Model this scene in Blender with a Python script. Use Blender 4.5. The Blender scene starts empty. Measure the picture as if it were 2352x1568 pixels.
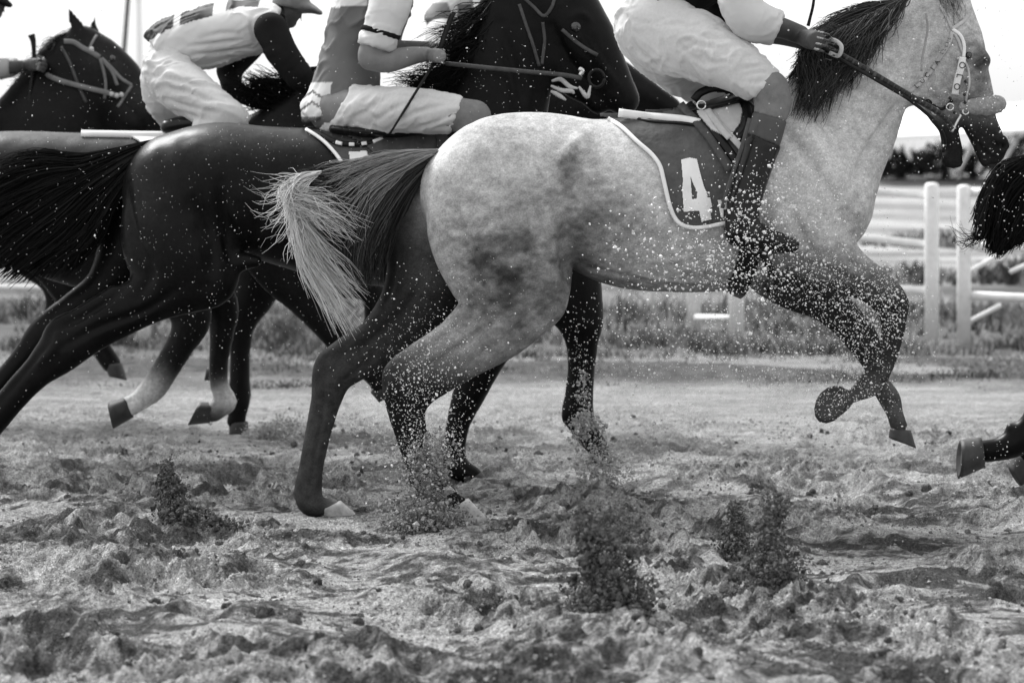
import bpy, bmesh, math, random
import numpy as np
from mathutils import Vector, Matrix
random.seed(7); np.random.seed(7)
scn = bpy.context.scene
col = scn.collection
# ---------------------------------------------------------------- camera
CAM_H = 1.4; FPX = 7121.0; PITCH = math.radians(3.43)
cam_data = bpy.data.cameras.new('camera'); cam = bpy.data.objects.new('camera', cam_data); col.objects.link(cam)
cam_data.lens = 109.0; cam_data.sensor_width = 36.0; cam_data.clip_start = 0.1; cam_data.clip_end = 3000
cam.location = (0, 0, CAM_H); cam.rotation_euler = (math.radians(90) - PITCH, 0, 0)
cam_data.dof.use_dof = True; cam_data.dof.focus_distance = 11.6; cam_data.dof.aperture_fstop = 3.8
scn.camera = cam
# ---------------------------------------------------------------- sky, sun, exposure
SUN_EL, SUN_AZ = math.radians(50), math.radians(-40)      # azimuth measured from +Y (behind the horses), to the left
world = bpy.data.worlds.new('World'); scn.world = world; world.use_nodes = True
wn = world.node_tree.nodes; wl = world.node_tree.links; wn.clear()
sky = wn.new('ShaderNodeTexSky'); sky.sky_type = 'NISHITA'; sky.sun_disc = False
sky.sun_elevation = SUN_EL; sky.sun_rotation = SUN_AZ; sky.dust_density = 6.0; sky.air_density = 1.5
bw = wn.new('ShaderNodeRGBToBW'); bg = wn.new('ShaderNodeBackground'); bg.inputs['Strength'].default_value = 0.12
# thin bright overcast: the sky's own luminance, evened out
pw = wn.new('ShaderNodeMath'); pw.operation = 'POWER'; pw.inputs[1].default_value = .18
ml = wn.new('ShaderNodeMath'); ml.operation = 'MULTIPLY'; ml.inputs[1].default_value = 6.7
wo = wn.new('ShaderNodeOutputWorld')
wl.new(sky.outputs[0], bw.inputs[0]); wl.new(bw.outputs[0], pw.inputs[0]); wl.new(pw.outputs[0], ml.inputs[0]); wl.new(ml.outputs[0], bg.inputs[0]); wl.new(bg.outputs[0], wo.inputs[0])
sun_data = bpy.data.lights.new('sun', 'SUN'); sun = bpy.data.objects.new('sun', sun_data); col.objects.link(sun)
sun_data.energy = 4.4; sun_data.angle = math.radians(22)
sdir = Vector((math.sin(SUN_AZ) * math.cos(SUN_EL), math.cos(SUN_AZ) * math.cos(SUN_EL), math.sin(SUN_EL)))
sun.rotation_euler = (-sdir).to_track_quat('-Z', 'Y').to_euler()
scn.view_settings.view_transform = 'Standard'; scn.view_settings.look = 'None'
scn.view_settings.gamma = 1.0; scn.view_settings.use_curve_mapping = False
scn.view_settings.exposure = 0.35
# ---------------------------------------------------------------- measuring helpers
D0 = 12.0
def P(u, v, Y):
    """point on the plane y=Y that is seen at (u, v) of the 2352 x 1568 survey grid"""
    a = (u - 1176.0) / FPX; b = (784.0 - v) / FPX
    dy = math.cos(PITCH) + b * math.sin(PITCH); dz = -math.sin(PITCH) + b * math.cos(PITCH)
    t = Y / dy
    return np.array([a * t, Y, CAM_H + dz * t])
def SZ(px, Y): return px * Y / FPX
# ---------------------------------------------------------------- numpy noise
def _hash(ix, iy, iz, seed):
    h = (ix * 374761393 + iy * 668265263 + iz * 2147483647 + seed * 144269504) & 0xFFFFFFFF
    h = ((h ^ (h >> 13)) * 1274126177) & 0xFFFFFFFF
    h = (h ^ (h >> 16)) & 0xFFFFFF
    return h.astype(np.float32) / float(0xFFFFFF)
def vnoise(p, seed=0):
    p = np.asarray(p, dtype=np.float64); i = np.floor(p).astype(np.int64); f = p - i
    f = f * f * (3 - 2 * f)
    r = 0
    for dx in (0, 1):
        wx = f[:, 0] if dx else 1 - f[:, 0]
        for dy in (0, 1):
            wy = f[:, 1] if dy else 1 - f[:, 1]
            for dz in (0, 1):
                wz = f[:, 2] if dz else 1 - f[:, 2]
                r = r + wx * wy * wz * _hash(i[:, 0] + dx, i[:, 1] + dy, i[:, 2] + dz, seed)
    return r * 2 - 1
def fbm(p, octaves=4, seed=0, gain=.5):
    p = np.asarray(p, dtype=np.float64); a = 1; r = 0; s = 0
    for o in range(octaves):
        r = r + a * vnoise(p * (2.03 ** o) + o * 17.3, seed + o); s += a; a *= gain
    return r / s
def vnoise2(x, y, seed=0):
    ix = np.floor(x).astype(np.int64); iy = np.floor(y).astype(np.int64); fx = x - ix; fy = y - iy
    fx = fx * fx * fx * (fx * (fx * 6 - 15) + 10); fy = fy * fy * fy * (fy * (fy * 6 - 15) + 10)
    z = np.zeros_like(ix)
    def g(a, b):
        t = _hash(ix + a, iy + b, z, seed) * 6.28318
        return np.cos(t) * (x - ix - a) + np.sin(t) * (y - iy - b)
    return ((g(0, 0) * (1 - fx) + g(1, 0) * fx) * (1 - fy) + (g(0, 1) * (1 - fx) + g(1, 1) * fx) * fy) * 1.5
# ---------------------------------------------------------------- implicit bodies
def catmull(pts, per=6):
    pts = np.array(pts, float)
    if len(pts) < 3: 
        t = np.linspace(0, 1, per + 1)[:, None]
        return pts[0] * (1 - t) + pts[-1] * t if len(pts) == 2 else pts
    q = np.vstack([2 * pts[0] - pts[1], pts, 2 * pts[-1] - pts[-2]]); out = []
    for i in range(1, len(q) - 2):
        p0, p1, p2, p3 = q[i - 1], q[i], q[i + 1], q[i + 2]
        for k in range(per):
            t = k / per
            out.append(.5 * ((2 * p1) + (p2 - p0) * t + (2 * p0 - 5 * p1 + 4 * p2 - p3) * t * t + (3 * p1 - p0 - 3 * p2 + p3) * t ** 3))
    out.append(q[-2]); return np.array(out)
class Field:
    def __init__(s, lo, hi, h):
        s.lo = np.array(lo, float); s.h = h; n = np.ceil((np.array(hi) - s.lo) / h).astype(int) + 1
        s.n = n; s.f = np.full(tuple(n), 1.0, dtype=np.float32)
        s.ax = [s.lo[i] + np.arange(n[i]) * h for i in range(3)]
    def _win(s, lo, hi):
        a = np.clip(np.floor((lo - s.lo) / s.h).astype(int), 0, s.n); b = np.clip(np.ceil((hi - s.lo) / s.h).astype(int) + 1, 0, s.n)
        return a, b
    def chain(s, pts, k=.02, mode='add', per=5, cuts=(), offset=0.0, smooth=True):
        """pts: rows x,y,z,r,w ; r = half height in plane, w = lateral half width / r"""
        q = catmull(pts, per) if smooth and len(pts) > 1 else np.array(pts, float)
        q = q.copy(); q[:, 3] = np.maximum(q[:, 3] + offset, .0015)
        rm = (q[:, 3] * np.maximum(1, q[:, 4])).max() + k * 1.5 + 2 * s.h
        A, B = s._win(q[:, :3].min(0) - rm, q[:, :3].max(0) + rm)
        if np.any(B - A < 2): return
        loc = np.full(tuple(B - A), 9.0, dtype=np.float32)
        segs = [(q[i], q[i + 1]) for i in range(len(q) - 1)] or [(q[0], q[0])]
        for a, b in segs:
            r = max(a[3] * max(1, a[4]), b[3] * max(1, b[4])) + k * 1.5 + 2 * s.h
            a0, b0 = s._win(np.minimum(a[:3], b[:3]) - r, np.maximum(a[:3], b[:3]) + r)
            if np.any(b0 - a0 < 1): continue
            X = s.ax[0][a0[0]:b0[0], None, None]; Y = s.ax[1][None, a0[1]:b0[1], None]; Z = s.ax[2][None, None, a0[2]:b0[2]]
            w = .5 * (a[4] + b[4]); yc = .5 * (a[1] + b[1])
            d = b[:3] - a[:3]; dd = np.array([d[0], d[1] / w, d[2]]); L = (dd ** 2).sum() + 1e-9
            px = X - a[0]; py = (Y - a[1]) / w; pz = Z - a[2]
            t = np.clip((px * dd[0] + py * dd[1] + pz * dd[2]) / L, 0, 1)
            dist = np.sqrt((px - t * dd[0]) ** 2 + (py - t * dd[1]) ** 2 + (pz - t * dd[2]) ** 2) - (a[3] + t * (b[3] - a[3]))
            dist = dist * min(1, w)
            sl = tuple(slice(a0[i] - A[i], b0[i] - A[i]) for i in range(3))
            loc[sl] = np.minimum(loc[sl], dist)
        if cuts:
            X = s.ax[0][A[0]:B[0], None, None]; Y = s.ax[1][None, A[1]:B[1], None]; Z = s.ax[2][None, None, A[2]:B[2]]
            for c, n in cuts:
                n = np.array(n, float); n /= np.linalg.norm(n)
                loc = np.maximum(loc, ((X - c[0]) * n[0] + (Y - c[1]) * n[1] + (Z - c[2]) * n[2]).astype(np.float32))
        sl = tuple(slice(A[i], B[i]) for i in range(3)); f = s.f[sl]
        if mode == 'add':
            h = np.maximum(k - np.abs(f - loc), 0) / k if k > 0 else 0
            s.f[sl] = np.minimum(f, loc) - h * h * k * .25
        elif mode == 'sub':
            h = np.maximum(k - np.abs(f + loc), 0) / k
            s.f[sl] = np.maximum(f, -loc) + h * h * k * .25
    def mesh(s):
        f = s.f; n = f.shape; ins = f < 0
        nx, ny, nz = n[0] - 1, n[1] - 1, n[2] - 1
        acc = np.zeros((nx, ny, nz, 3), np.float32); cnt = np.zeros((nx, ny, nz), np.float32)
        def sub(arr, o): return arr[o[0]:o[0] + nx, o[1]:o[1] + ny, o[2]:o[2] + nz]
        for ax in range(3):
            o2 = [(0, 0), (0, 1), (1, 0), (1, 1)]
            for (u, v) in o2:
                a = [0, 0, 0]; oth = [i for i in range(3) if i != ax]; a[oth[0]] = u; a[oth[1]] = v
                b = list(a); b[ax] = 1
                fa, fb = sub(f, a), sub(f, b); m = (fa < 0) != (fb < 0)
                t = np.where(m, fa / np.where(m, fa - fb, 1), 0)
                for c in range(3):
                    acc[..., c] += np.where(m, (a[c] + (t if c == ax else 0)), 0)
                cnt += m
        act = cnt > 0; idx = -np.ones(act.shape, np.int64); ij = np.argwhere(act); idx[act] = np.arange(len(ij))
        V = s.lo + (ij + acc[act] / cnt[act][:, None]) * s.h
        F = []
        for ax in range(3):
            o = [i for i in range(3) if i != ax]
            sa = [slice(0, None)] * 3; sb = [slice(0, None)] * 3
            sa[ax] = slice(0, n[ax] - 1); sb[ax] = slice(1, n[ax])
            A_, B_ = ins[tuple(sa)], ins[tuple(sb)]
            e = np.argwhere(A_ != B_); 
            e = e[(e[:, o[0]] > 0) & (e[:, o[1]] > 0) & (e[:, o[0]] < n[o[0]] - 1) & (e[:, o[1]] < n[o[1]] - 1)]
            if not len(e): continue
            flip = A_[tuple(e.T)]
            def g(du, dv):
                c = e.copy(); c[:, o[0]] -= du; c[:, o[1]] -= dv; return idx[tuple(c.T)]
            q = np.stack([g(0, 0), g(1, 0), g(1, 1), g(0, 1)], 1)
            if ax == 1: flip = ~flip
            q[flip] = q[flip][:, ::-1]
            F.append(q)
        F = np.vstack(F)[:, ::-1]
        return V, F
def relax(V, F, it=2, lam=.5):
    E = np.vstack([F[:, [0, 1]], F[:, [1, 2]], F[:, [2, 3]], F[:, [3, 0]]])
    for _ in range(it):
        S = np.zeros_like(V); C = np.zeros(len(V))
        for c in range(3):
            S[:, c] = np.bincount(E[:, 0], V[E[:, 1], c], len(V)) + np.bincount(E[:, 1], V[E[:, 0], c], len(V))
        C = np.bincount(E[:, 0], minlength=len(V)) + np.bincount(E[:, 1], minlength=len(V))
        V = V * (1 - lam) + lam * S / np.maximum(C, 1)[:, None]
    return V
def vnormals(V, F):
    fn = np.cross(V[F[:, 2]] - V[F[:, 0]], V[F[:, 3]] - V[F[:, 1]]); N = np.zeros_like(V)
    for k in range(4):
        for c in range(3): N[:, c] += np.bincount(F[:, k], fn[:, c], len(V))
    return N / (np.linalg.norm(N, axis=1)[:, None] + 1e-12)
def etch(V, N, u, v, lines):
    """grooves (depth > 0) and ridges (depth < 0) drawn on the side of a body that faces the rail: (points, width_px, depth_m)"""
    face = np.clip(-N[:, 1] * 1.6, 0, 1); D = np.zeros(len(V))
    for pts, w, d in lines:
        q = catmull(np.array(pts, float), 5) if len(pts) > 2 else np.array(pts, float); k = (u > q[:, 0].min() - 4 * w) & (u < q[:, 0].max() + 4 * w) & (v > q[:, 1].min() - 4 * w) & (v < q[:, 1].max() + 4 * w)
        if not k.any(): continue
        uu, vv = u[k], v[k]; best = np.full(len(uu), 1e9); end = np.zeros(len(uu)); L = len(q) - 1
        for i in range(L):
            ax, ay = q[i]; bx, by = q[i + 1]; l2 = (bx - ax) ** 2 + (by - ay) ** 2 + 1e-9; t = np.clip(((uu - ax) * (bx - ax) + (vv - ay) * (by - ay)) / l2, 0, 1)
            ds = np.hypot(uu - ax - t * (bx - ax), vv - ay - t * (by - ay)); c = ds < best; best[c] = ds[c]; end[c] = ((i + t) / L)[c]
        D[k] += d * np.exp(-(best / w) ** 2) * np.sin(np.pi * np.clip(end, .04, .96)) ** .5
    return V - N * (D * face)[:, None]
# ---------------------------------------------------------------- object helpers
def fast_mesh(name, V, F, m=None, parent=None, smooth=True, attr=None, loc=None):
    V = np.asarray(V, np.float32)
    origin = np.array(loc if loc is not None else (V.min(0) + V.max(0)) / 2, np.float64)
    me = bpy.data.meshes.new(name)
    V = V - origin.astype(np.float32)
    F = np.asarray(F); me.vertices.add(len(V)); me.vertices.foreach_set('co', V.ravel())
    k = F.shape[1]; me.loops.add(F.size); me.loops.foreach_set('vertex_index', F.ravel().astype(np.int32))
    me.polygons.add(len(F)); me.polygons.foreach_set('loop_start', np.arange(0, F.size, k, dtype=np.int32))
    me.polygons.foreach_set('loop_total', np.full(len(F), k, np.int32))
    me.polygons.foreach_set('use_smooth', np.full(len(F), smooth, bool))
    me.update(calc_edges=True); me.validate()
    if attr is not None:
        at = me.color_attributes.new('coat', 'FLOAT_COLOR', 'POINT')
        c = np.ones((len(V), 4), np.float32); c[:, :3] = np.asarray(attr, np.float32).reshape(len(V), -1); at.data.foreach_set('color', c.ravel())
    if m: me.materials.append(m)
    o = bpy.data.objects.new(name, me); col.objects.link(o); put(o, origin, parent); return o
def put(o, origin, parent):
    o.location = Vector(origin)
    if parent is not None:
        o.parent = parent
        acc = Vector((0, 0, 0)); p = parent
        while p is not None: acc += p.location; p = p.parent
        o.location = Vector(origin) - acc
def empty(name, loc, label=None, cat=None, group=None):
    o = bpy.data.objects.new(name, None); o.empty_display_size = .1; col.objects.link(o); o.location = Vector(loc); tag(o, label, cat, group); return o
def tag(o, label=None, cat=None, group=None, kind=None):
    if label: o['label'] = label
    if cat: o['category'] = cat
    if group: o['group'] = group
    if kind: o['kind'] = kind
    return o
class MB:
    """collects simple polygons into one mesh"""
    def __init__(s): s.v = []; s.f = []
    def add(s, V, F):
        n = len(s.v); s.v += [tuple(map(float, x)) for x in V]; s.f += [tuple(int(i) + n for i in f) for f in F]
    def tube(s, pts, r, sides=8, flat=1.0, up=(0, 1, 0), cap=True, smooth=True, per=4):
        pts = np.array(pts, float); 
        if smooth and len(pts) > 2: pts = catmull(pts, per)
        R = np.broadcast_to(np.array(r, float), (len(pts),)) if np.ndim(r) == 0 or len(r) == len(pts) else np.interp(np.linspace(0, 1, len(pts)), np.linspace(0, 1, len(r)), r)
        V = []; T = np.gradient(pts, axis=0)
        for i, (p, t) in enumerate(zip(pts, T)):
            t = t / (np.linalg.norm(t) + 1e-12); u = np.array(up, float); u = u - t * u.dot(t)
            if np.linalg.norm(u) < 1e-3: u = np.array([1, 0, 0.]) - t * t[0]
            u /= np.linalg.norm(u); w = np.cross(t, u)
            for k in range(sides):
                a = 2 * math.pi * (k + .5) / sides
                V.append(p + R[i] * (math.cos(a) * w + math.sin(a) * u * flat))
        F = []
        for i in range(len(pts) - 1):
            for k in range(sides):
                F.append((i * sides + k, i * sides + (k + 1) % sides, (i + 1) * sides + (k + 1) % sides, (i + 1) * sides + k))
        if cap: F.append(tuple(range(sides))[::-1]); F.append(tuple((len(pts) - 1) * sides + k for k in range(sides)))
        s.add(V, F)
    def box(s, c, sz, rot=None):
        V = np.array([[x, y, z] for x in (-.5, .5) for y in (-.5, .5) for z in (-.5, .5)]) * np.array(sz)
        if rot is not None: V = V @ np.array(rot).T
        s.add(V + np.array(c), [(0, 1, 3, 2), (4, 6, 7, 5), (0, 4, 5, 1), (2, 3, 7, 6), (0, 2, 6, 4), (1, 5, 7, 3)])
    def build(s, name, m, parent=None, smooth=True, loc=None, bevel=0):
        V = np.array(s.v); o0 = np.array(loc) if loc is not None else (V.min(0) + V.max(0)) / 2
        me = bpy.data.meshes.new(name); me.from_pydata([tuple(x) for x in (V - o0)], [], s.f); me.update()
        if smooth: me.polygons.foreach_set('use_smooth', [True] * len(me.polygons))
        if m: me.materials.append(m)
        o = bpy.data.objects.new(name, me); col.objects.link(o); put(o, o0, parent)
        if bevel:
            b = o.modifiers.new('bevel', 'BEVEL'); b.width = bevel; b.segments = 2; b.limit_method = 'ANGLE'
        return o
def strands(curves, radii, sides=3):
    """curves: (n, k, 3) array ; radii (n, k) -> V, F(quads)"""
    C = np.asarray(curves, float); n, k, _ = C.shape; T = np.gradient(C, axis=1); T /= np.linalg.norm(T, axis=2)[..., None] + 1e-9
    up = np.array([0.31, .9, .29]); U = up - T * (T @ up)[..., None]; U /= np.linalg.norm(U, axis=2)[..., None] + 1e-9; W = np.cross(T, U)
    V = np.zeros((n, k, sides, 3))
    for j in range(sides):
        a = 2 * math.pi * j / sides; V[:, :, j] = C + radii[..., None] * (math.cos(a) * U + math.sin(a) * W)
    base = (np.arange(n) * k * sides)[:, None, None]; i = np.arange(k - 1)[None, :, None] * sides; j = np.arange(sides)[None, None, :]; j2 = (j + 1) % sides
    F = np.stack([base + i + j, base + i + j2, base + i + sides + j2, base + i + sides + j], -1).reshape(-1, 4)
    return V.reshape(-1, 3), F
# ---------------------------------------------------------------- materials (everything is grey: a black and white place)
def mat(name, base=.5, rough=.7, spec=.4, noise=None, bump=None, attr=False, sheen=0, metal=0, stretch=None, extra=None):
    """noise = (scale, amount, detail) ; bump = (scale, strength, distance)"""
    m = bpy.data.materials.new(name); m.use_nodes = True; nt = m.node_tree; N = nt.nodes; L = nt.links
    b = N['Principled BSDF']; b.inputs['Roughness'].default_value = rough; b.inputs['Specular IOR Level'].default_value = spec; b.inputs['Metallic'].default_value = metal
    if sheen: b.inputs['Sheen Weight'].default_value = sheen; b.inputs['Sheen Roughness'].default_value = .4
    tc = N.new('ShaderNodeTexCoord'); mp = N.new('ShaderNodeMapping'); L.new(tc.outputs['Object'], mp.inputs[0])
    if stretch: mp.inputs['Scale'].default_value = stretch
    if attr:
        at = N.new('ShaderNodeAttribute'); at.attribute_name = 'coat'; src = at.outputs['Fac']
    else:
        v = N.new('ShaderNodeValue'); v.outputs[0].default_value = base; src = v.outputs[0]
    for (sc, am, det) in (noise or []):
        n = N.new('ShaderNodeTexNoise'); n.inputs['Scale'].default_value = sc; n.inputs['Detail'].default_value = det; n.inputs['Roughness'].default_value = .65
        L.new(mp.outputs[0], n.inputs['Vector'])
        r = N.new('ShaderNodeMapRange'); r.inputs['From Min'].default_value = .3; r.inputs['From Max'].default_value = .7
        r.inputs['To Min'].default_value = 1 - am; r.inputs['To Max'].default_value = 1 + am; L.new(n.outputs['Fac'], r.inputs['Value'])
        mu = N.new('ShaderNodeMath'); mu.operation = 'MULTIPLY'; L.new(src, mu.inputs[0]); L.new(r.outputs[0], mu.inputs[1]); src = mu.outputs[0]
    L.new(src, b.inputs['Base Color'])
    prev = None
    for (sc, st, di) in (bump or []):
        n = N.new('ShaderNodeTexNoise'); n.inputs['Scale'].default_value = sc; n.inputs['Detail'].default_value = 4
        L.new(mp.outputs[0], n.inputs['Vector'])
        bp = N.new('ShaderNodeBump'); bp.inputs['Strength'].default_value = st; bp.inputs['Distance'].default_value = di
        L.new(n.outputs['Fac'], bp.inputs['Height'])
        if prev: L.new(prev, bp.inputs['Normal'])
        prev = bp.outputs[0]
    if prev: L.new(prev, b.inputs['Normal'])
    return m
# ================================================================ the racehorses
from mathutils.bvhtree import BVHTree
SURF = {}
M = {}
M['grey_coat'] = mat('grey_coat', attr=True, rough=.75, spec=.06, noise=[(9, .06, 4), (46, .22, 5), (150, .26, 3)], bump=[(55, .25, .004)], stretch=(1, 1, 1.3))
M['black_coat'] = mat('black_coat', attr=True, rough=.36, spec=.10, noise=[(6, .35, 4), (60, .25, 3)], bump=[(30, .25, .004), (150, .25, .002)])
M['hoof'] = mat('hoof_horn', .035, rough=.6, noise=[(14, .4, 4)], bump=[(60, .4, .003)])
M['hoof_light'] = mat('sandy_hoof_horn', .34, rough=.8, noise=[(20, .4, 4)], bump=[(60, .4, .003)])
M['hair_black'] = mat('black_hair', attr=True, rough=.5, spec=.08)
M['hair_dark'] = mat('dark_grey_hair', attr=True, rough=.5, spec=.15)
M['hair_pale'] = mat('pale_hair', attr=True, rough=.6, spec=.3)
M['hair_mid'] = mat('mid_grey_hair', attr=True, rough=.6, spec=.3)
HCOL = {'black_hair': (.002, .014), 'dark_grey_hair': (.006, .12), 'pale_hair': (.36, .92), 'mid_grey_hair': (.12, .5)}
M['eye'] = mat('horse_eye', .01, rough=.08, spec=.8)

def conv(pts, Y):
    """survey rows (u, v, r_px, w[, dy]) -> world rows"""
    out = []
    for p in pts:
        dy = p[4] if len(p) > 4 else 0
        w = P(p[0], p[1], Y + dy); out.append([w[0], w[1], w[2], SZ(p[2], Y), p[3]])
    return out
def uv_of(V, Y):
    """side-on survey coordinates of points near the plane y=Y (a drawing of the horse's flank, fixed to its body)"""
    x = V[:, 0] / Y; z = (V[:, 2] - CAM_H) / Y
    u = 1176 + x * FPX; b = np.tan(np.arctan(z) + PITCH); return u, 784 - b * FPX
def blobs(u, v, base, spec):
    c = np.full(len(u), base, float)
    for (cu, cv, ru, rv, ang, val, st) in spec:
        a = math.radians(ang); x = u - cu; y = v - cv
        X = (x * math.cos(a) + y * math.sin(a)) / ru; Z = (-x * math.sin(a) + y * math.cos(a)) / rv
        w = st * np.exp(-(X * X + Z * Z)); c = c * (1 - w) + val * w
    return c
def hoof(name, top, toe, heel, Y, dy, r, m, parent, lat=1.0, side=(0, 1, 0)):
    """top: centre of coronet, toe and heel: ground-edge points, all in survey coordinates"""
    T, A, B = (P(t[0], t[1], Y + dy) for t in (top, toe, heel)); r = SZ(r, Y)
    c = (A + B) / 2; ax = (A - B); half = np.linalg.norm(ax) / 2; ax /= np.linalg.norm(ax); n = 14; rings = []
    up = T - c; up /= np.linalg.norm(up); ax0 = ax - up * ax.dot(up) * .55; ax0 /= np.linalg.norm(ax0)
    for t in np.linspace(0, 1, 7):
        cc = T * (1 - t) + c * t; rr = r * (1 - t) + half * t; lw = r * .95 * (1 - t) + half * .92 * t; aa = ax0 * (1 - t) + ax * t
        ring = []
        for k in range(n):
            a = 2 * math.pi * k / n; ring.append(cc + aa * math.cos(a) * rr * (1 if math.cos(a) > 0 else .85) + np.array(side) * math.sin(a) * lw * lat * (.94 if abs(t) < .1 else 1) + up * .0015 * math.sin(k * 5 + t * 9))
        rings += ring
    # sole, slightly hollow
    for s, dz in ((.82, .0), (.6, .012), (.15, .010)):
        for k in range(n):
            a = 2 * math.pi * k / n; rings.append(c + ax * math.cos(a) * half * s * (1 if math.cos(a) > 0 else .85) + np.array(side) * math.sin(a) * half * .92 * lat * s + up * dz)
    F = [(i * n + k, i * n + (k + 1) % n, (i + 1) * n + (k + 1) % n, (i + 1) * n + k) for i in range(9) for k in range(n)]
    F.append(tuple(range(n))[::-1]); F.append(tuple(9 * n + k for k in range(n)))
    b = MB(); b.add(rings, F); return b.build(name, m, parent, loc=T)
def make_horse(label, Y, h, chains, grooves=(), coat=None, hooves=(), eyes=(), nostril=None, mt='black_coat', group='racehorses galloping along the sand track', wob=.003, lines=()):
    allp = []
    for k, pts in chains: allp += [np.array(r) for r in conv(pts, Y)]
    A = np.array(allp); pad = .06; R = (A[:, 3] * np.maximum(A[:, 4], 1))[:, None]
    lo = (A[:, :3] - R).min(0) - pad; hi = (A[:, :3] + R).max(0) + pad
    f = Field(lo, hi, h)
    for k, pts in chains: f.chain(conv(pts, Y), k)
    for k, pts in grooves: f.chain(conv(pts, Y), k, mode='sub')
    V, F = f.mesh(); V = relax(V, F, 2); N = vnormals(V, F)
    V = V + N * (wob * fbm(V * 7, 3, 5) + wob * .4 * fbm(V * 22, 2, 9))[:, None]
    u, v = uv_of(V, Y)
    if lines: V = etch(V, N, u, v, [(a_, w_, d_ * 1.5) for a_, w_, d_ in lines]); N = vnormals(V, F)
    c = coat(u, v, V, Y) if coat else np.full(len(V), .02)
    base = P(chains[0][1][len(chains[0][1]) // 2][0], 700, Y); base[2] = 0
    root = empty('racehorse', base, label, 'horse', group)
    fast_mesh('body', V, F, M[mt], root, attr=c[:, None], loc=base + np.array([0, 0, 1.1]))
    SURF[label] = BVHTree.FromPolygons([tuple(p) for p in V], [tuple(int(i) for i in q) for q in F])
    for hf in hooves: hoof('hoof', *hf[:3], Y, hf[3], hf[4], M[hf[5]] if len(hf) > 5 else M['hoof'], root, 1, hf[6] if len(hf) > 6 else (0, 1, 0))
    for (eu, ev, er, dy) in eyes:
        f2 = Field(P(eu, ev, Y + dy) - .05, P(eu, ev, Y + dy) + .05, .005); f2.chain(conv([(eu, ev, er, .8, dy)], Y), 0, smooth=False)
        v2, q2 = f2.mesh(); fast_mesh('eye', v2, q2, M['eye'], root)
    return root
def hair(name, parent, Y, curves, n, m, r=.0016, k=11, seed=1, clumps=14, wig=.012, depth=.05, lmin=.6, dy=0, wfreq=9, upow=1.0, tip=.25):
    """curves: list of guide polylines in survey px (same count of points each); each strand runs between neighbouring guides"""
    rng = np.random.RandomState(seed)
    G = [catmull(np.array([list(P(a[0], a[1], Y + dy + (a[2] if len(a) > 2 else 0))) for a in c]), 8) for c in curves]
    t0 = np.linspace(0, 1, 40); G = np.array([[[np.interp(t, np.linspace(0, 1, len(g)), g[:, i]) for i in range(3)] for t in t0] for g in G])
    u = rng.rand(n) ** upow * (len(G) - 1); i = np.minimum(u.astype(int), len(G) - 2); w = (u - i)[:, None, None]
    full = G[i] * (1 - w) + G[i + 1] * w
    L = lmin + (1 - lmin) * rng.rand(n); st = rng.rand(n) * .08
    tt = st[:, None] + (L - st)[:, None] * np.linspace(0, 1, k)[None]
    idx = tt * 39; a = np.clip(np.floor(idx).astype(int), 0, 38); fr = (idx - a)[..., None]; ar = np.arange(n)[:, None]
    C = full[ar, a] * (1 - fr) + full[ar, a + 1] * fr
    s = np.linspace(0, 1, k)[None, :, None]
    ph = rng.rand(n, 1, 3) * 6.28; amp = wig * (.3 + rng.rand(n, 1, 1))
    C = C + amp * s * np.sin(s * wfreq * (.5 + rng.rand(n, 1, 1)) + ph) * np.array([1, .8, 1])
    nc = max(4, n // clumps); clump = np.minimum((u / (len(G) - 1) * nc + rng.randn(n) * 1.5).astype(int).clip(0), nc - 1); off = rng.randn(nc, 3)
    C = C + wig * 1.1 * off[clump][:, None, :] * s ** 1.3
    C[..., 1] += (rng.rand(n, 1) - .5) * 2 * depth * (.35 + .65 * s[..., 0])
    R = r * (.6 + .8 * rng.rand(n, 1)) * (1 - (1 - tip) * np.linspace(0, 1, k)[None] ** 2)
    V, F = strands(C, R); lo_, hi_ = HCOL[m.name]
    tone = np.clip(.55 * rng.rand(nc)[clump] + .45 * rng.rand(n), 0, 1) ** 1.6; cc = np.repeat(lo_ + (hi_ - lo_) * tone, k * 3)
    return fast_mesh(name, V, F, m, parent, attr=cc[:, None])

# ---------------------------------------------------------------- the grey in front
Y1 = 12.0; NS, FS = -.15, .15
trunk1 = [(1098, 442, 134, .93), (1160, 422, 158, .90), (1250, 425, 165, .86), (1350, 445, 172, .86), (1450, 467, 194, .84), (1550, 465, 206, .82),
          (1650, 452, 217, .78), (1740, 436, 214, .72), (1820, 436, 182, .70), (1878, 462, 122, .82)]
neck1 = [(1800, 400, 180, .5), (1895, 318, 152, .52), (1968, 192, 126, .50), (2035, 112, 108, .48), (2100, 40, 92, .50), (2140, -10, 74, .6)]
head1 = [(2160, 20, 70, .8), (2186, 100, 72, .80), (2205, 165, 64, .78), (2228, 225, 54, .75), (2245, 280, 44, .8), (2266, 322, 40, .85), (2277, 345, 34, .9)]
jaw1 = [(2112, 120, 50, .8), (2135, 190, 48, .75), (2160, 245, 38, .75), (2182, 295, 27, .8), (2190, 345, 27, .9)]
ear = lambda a, b, dy: [(a[0], a[1], 20, .7, dy), ((a[0] + b[0]) / 2, (a[1] + b[1]) / 2, 18, .7, dy), (b[0], b[1], 4, .8, dy)]
hind_near = [(1110, 440, 120, .62, -.10), (1120, 520, 138, .6, -.12), (1160, 600, 140, .58, -.13), (1185, 665, 112, .58, NS), (1140, 735, 92, .60, NS), (1060, 800, 72, .60, NS), (990, 850, 64, .6, NS), (945, 885, 62, .6, NS), (934, 940, 44, .75, NS), (948, 1010, 36, .8, NS), (966, 1070, 34, .85, NS), (986, 1125, 34, .9, NS), (1018, 1148, 25, .95, NS), (1050, 1160, 24, 1, NS)]
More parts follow.
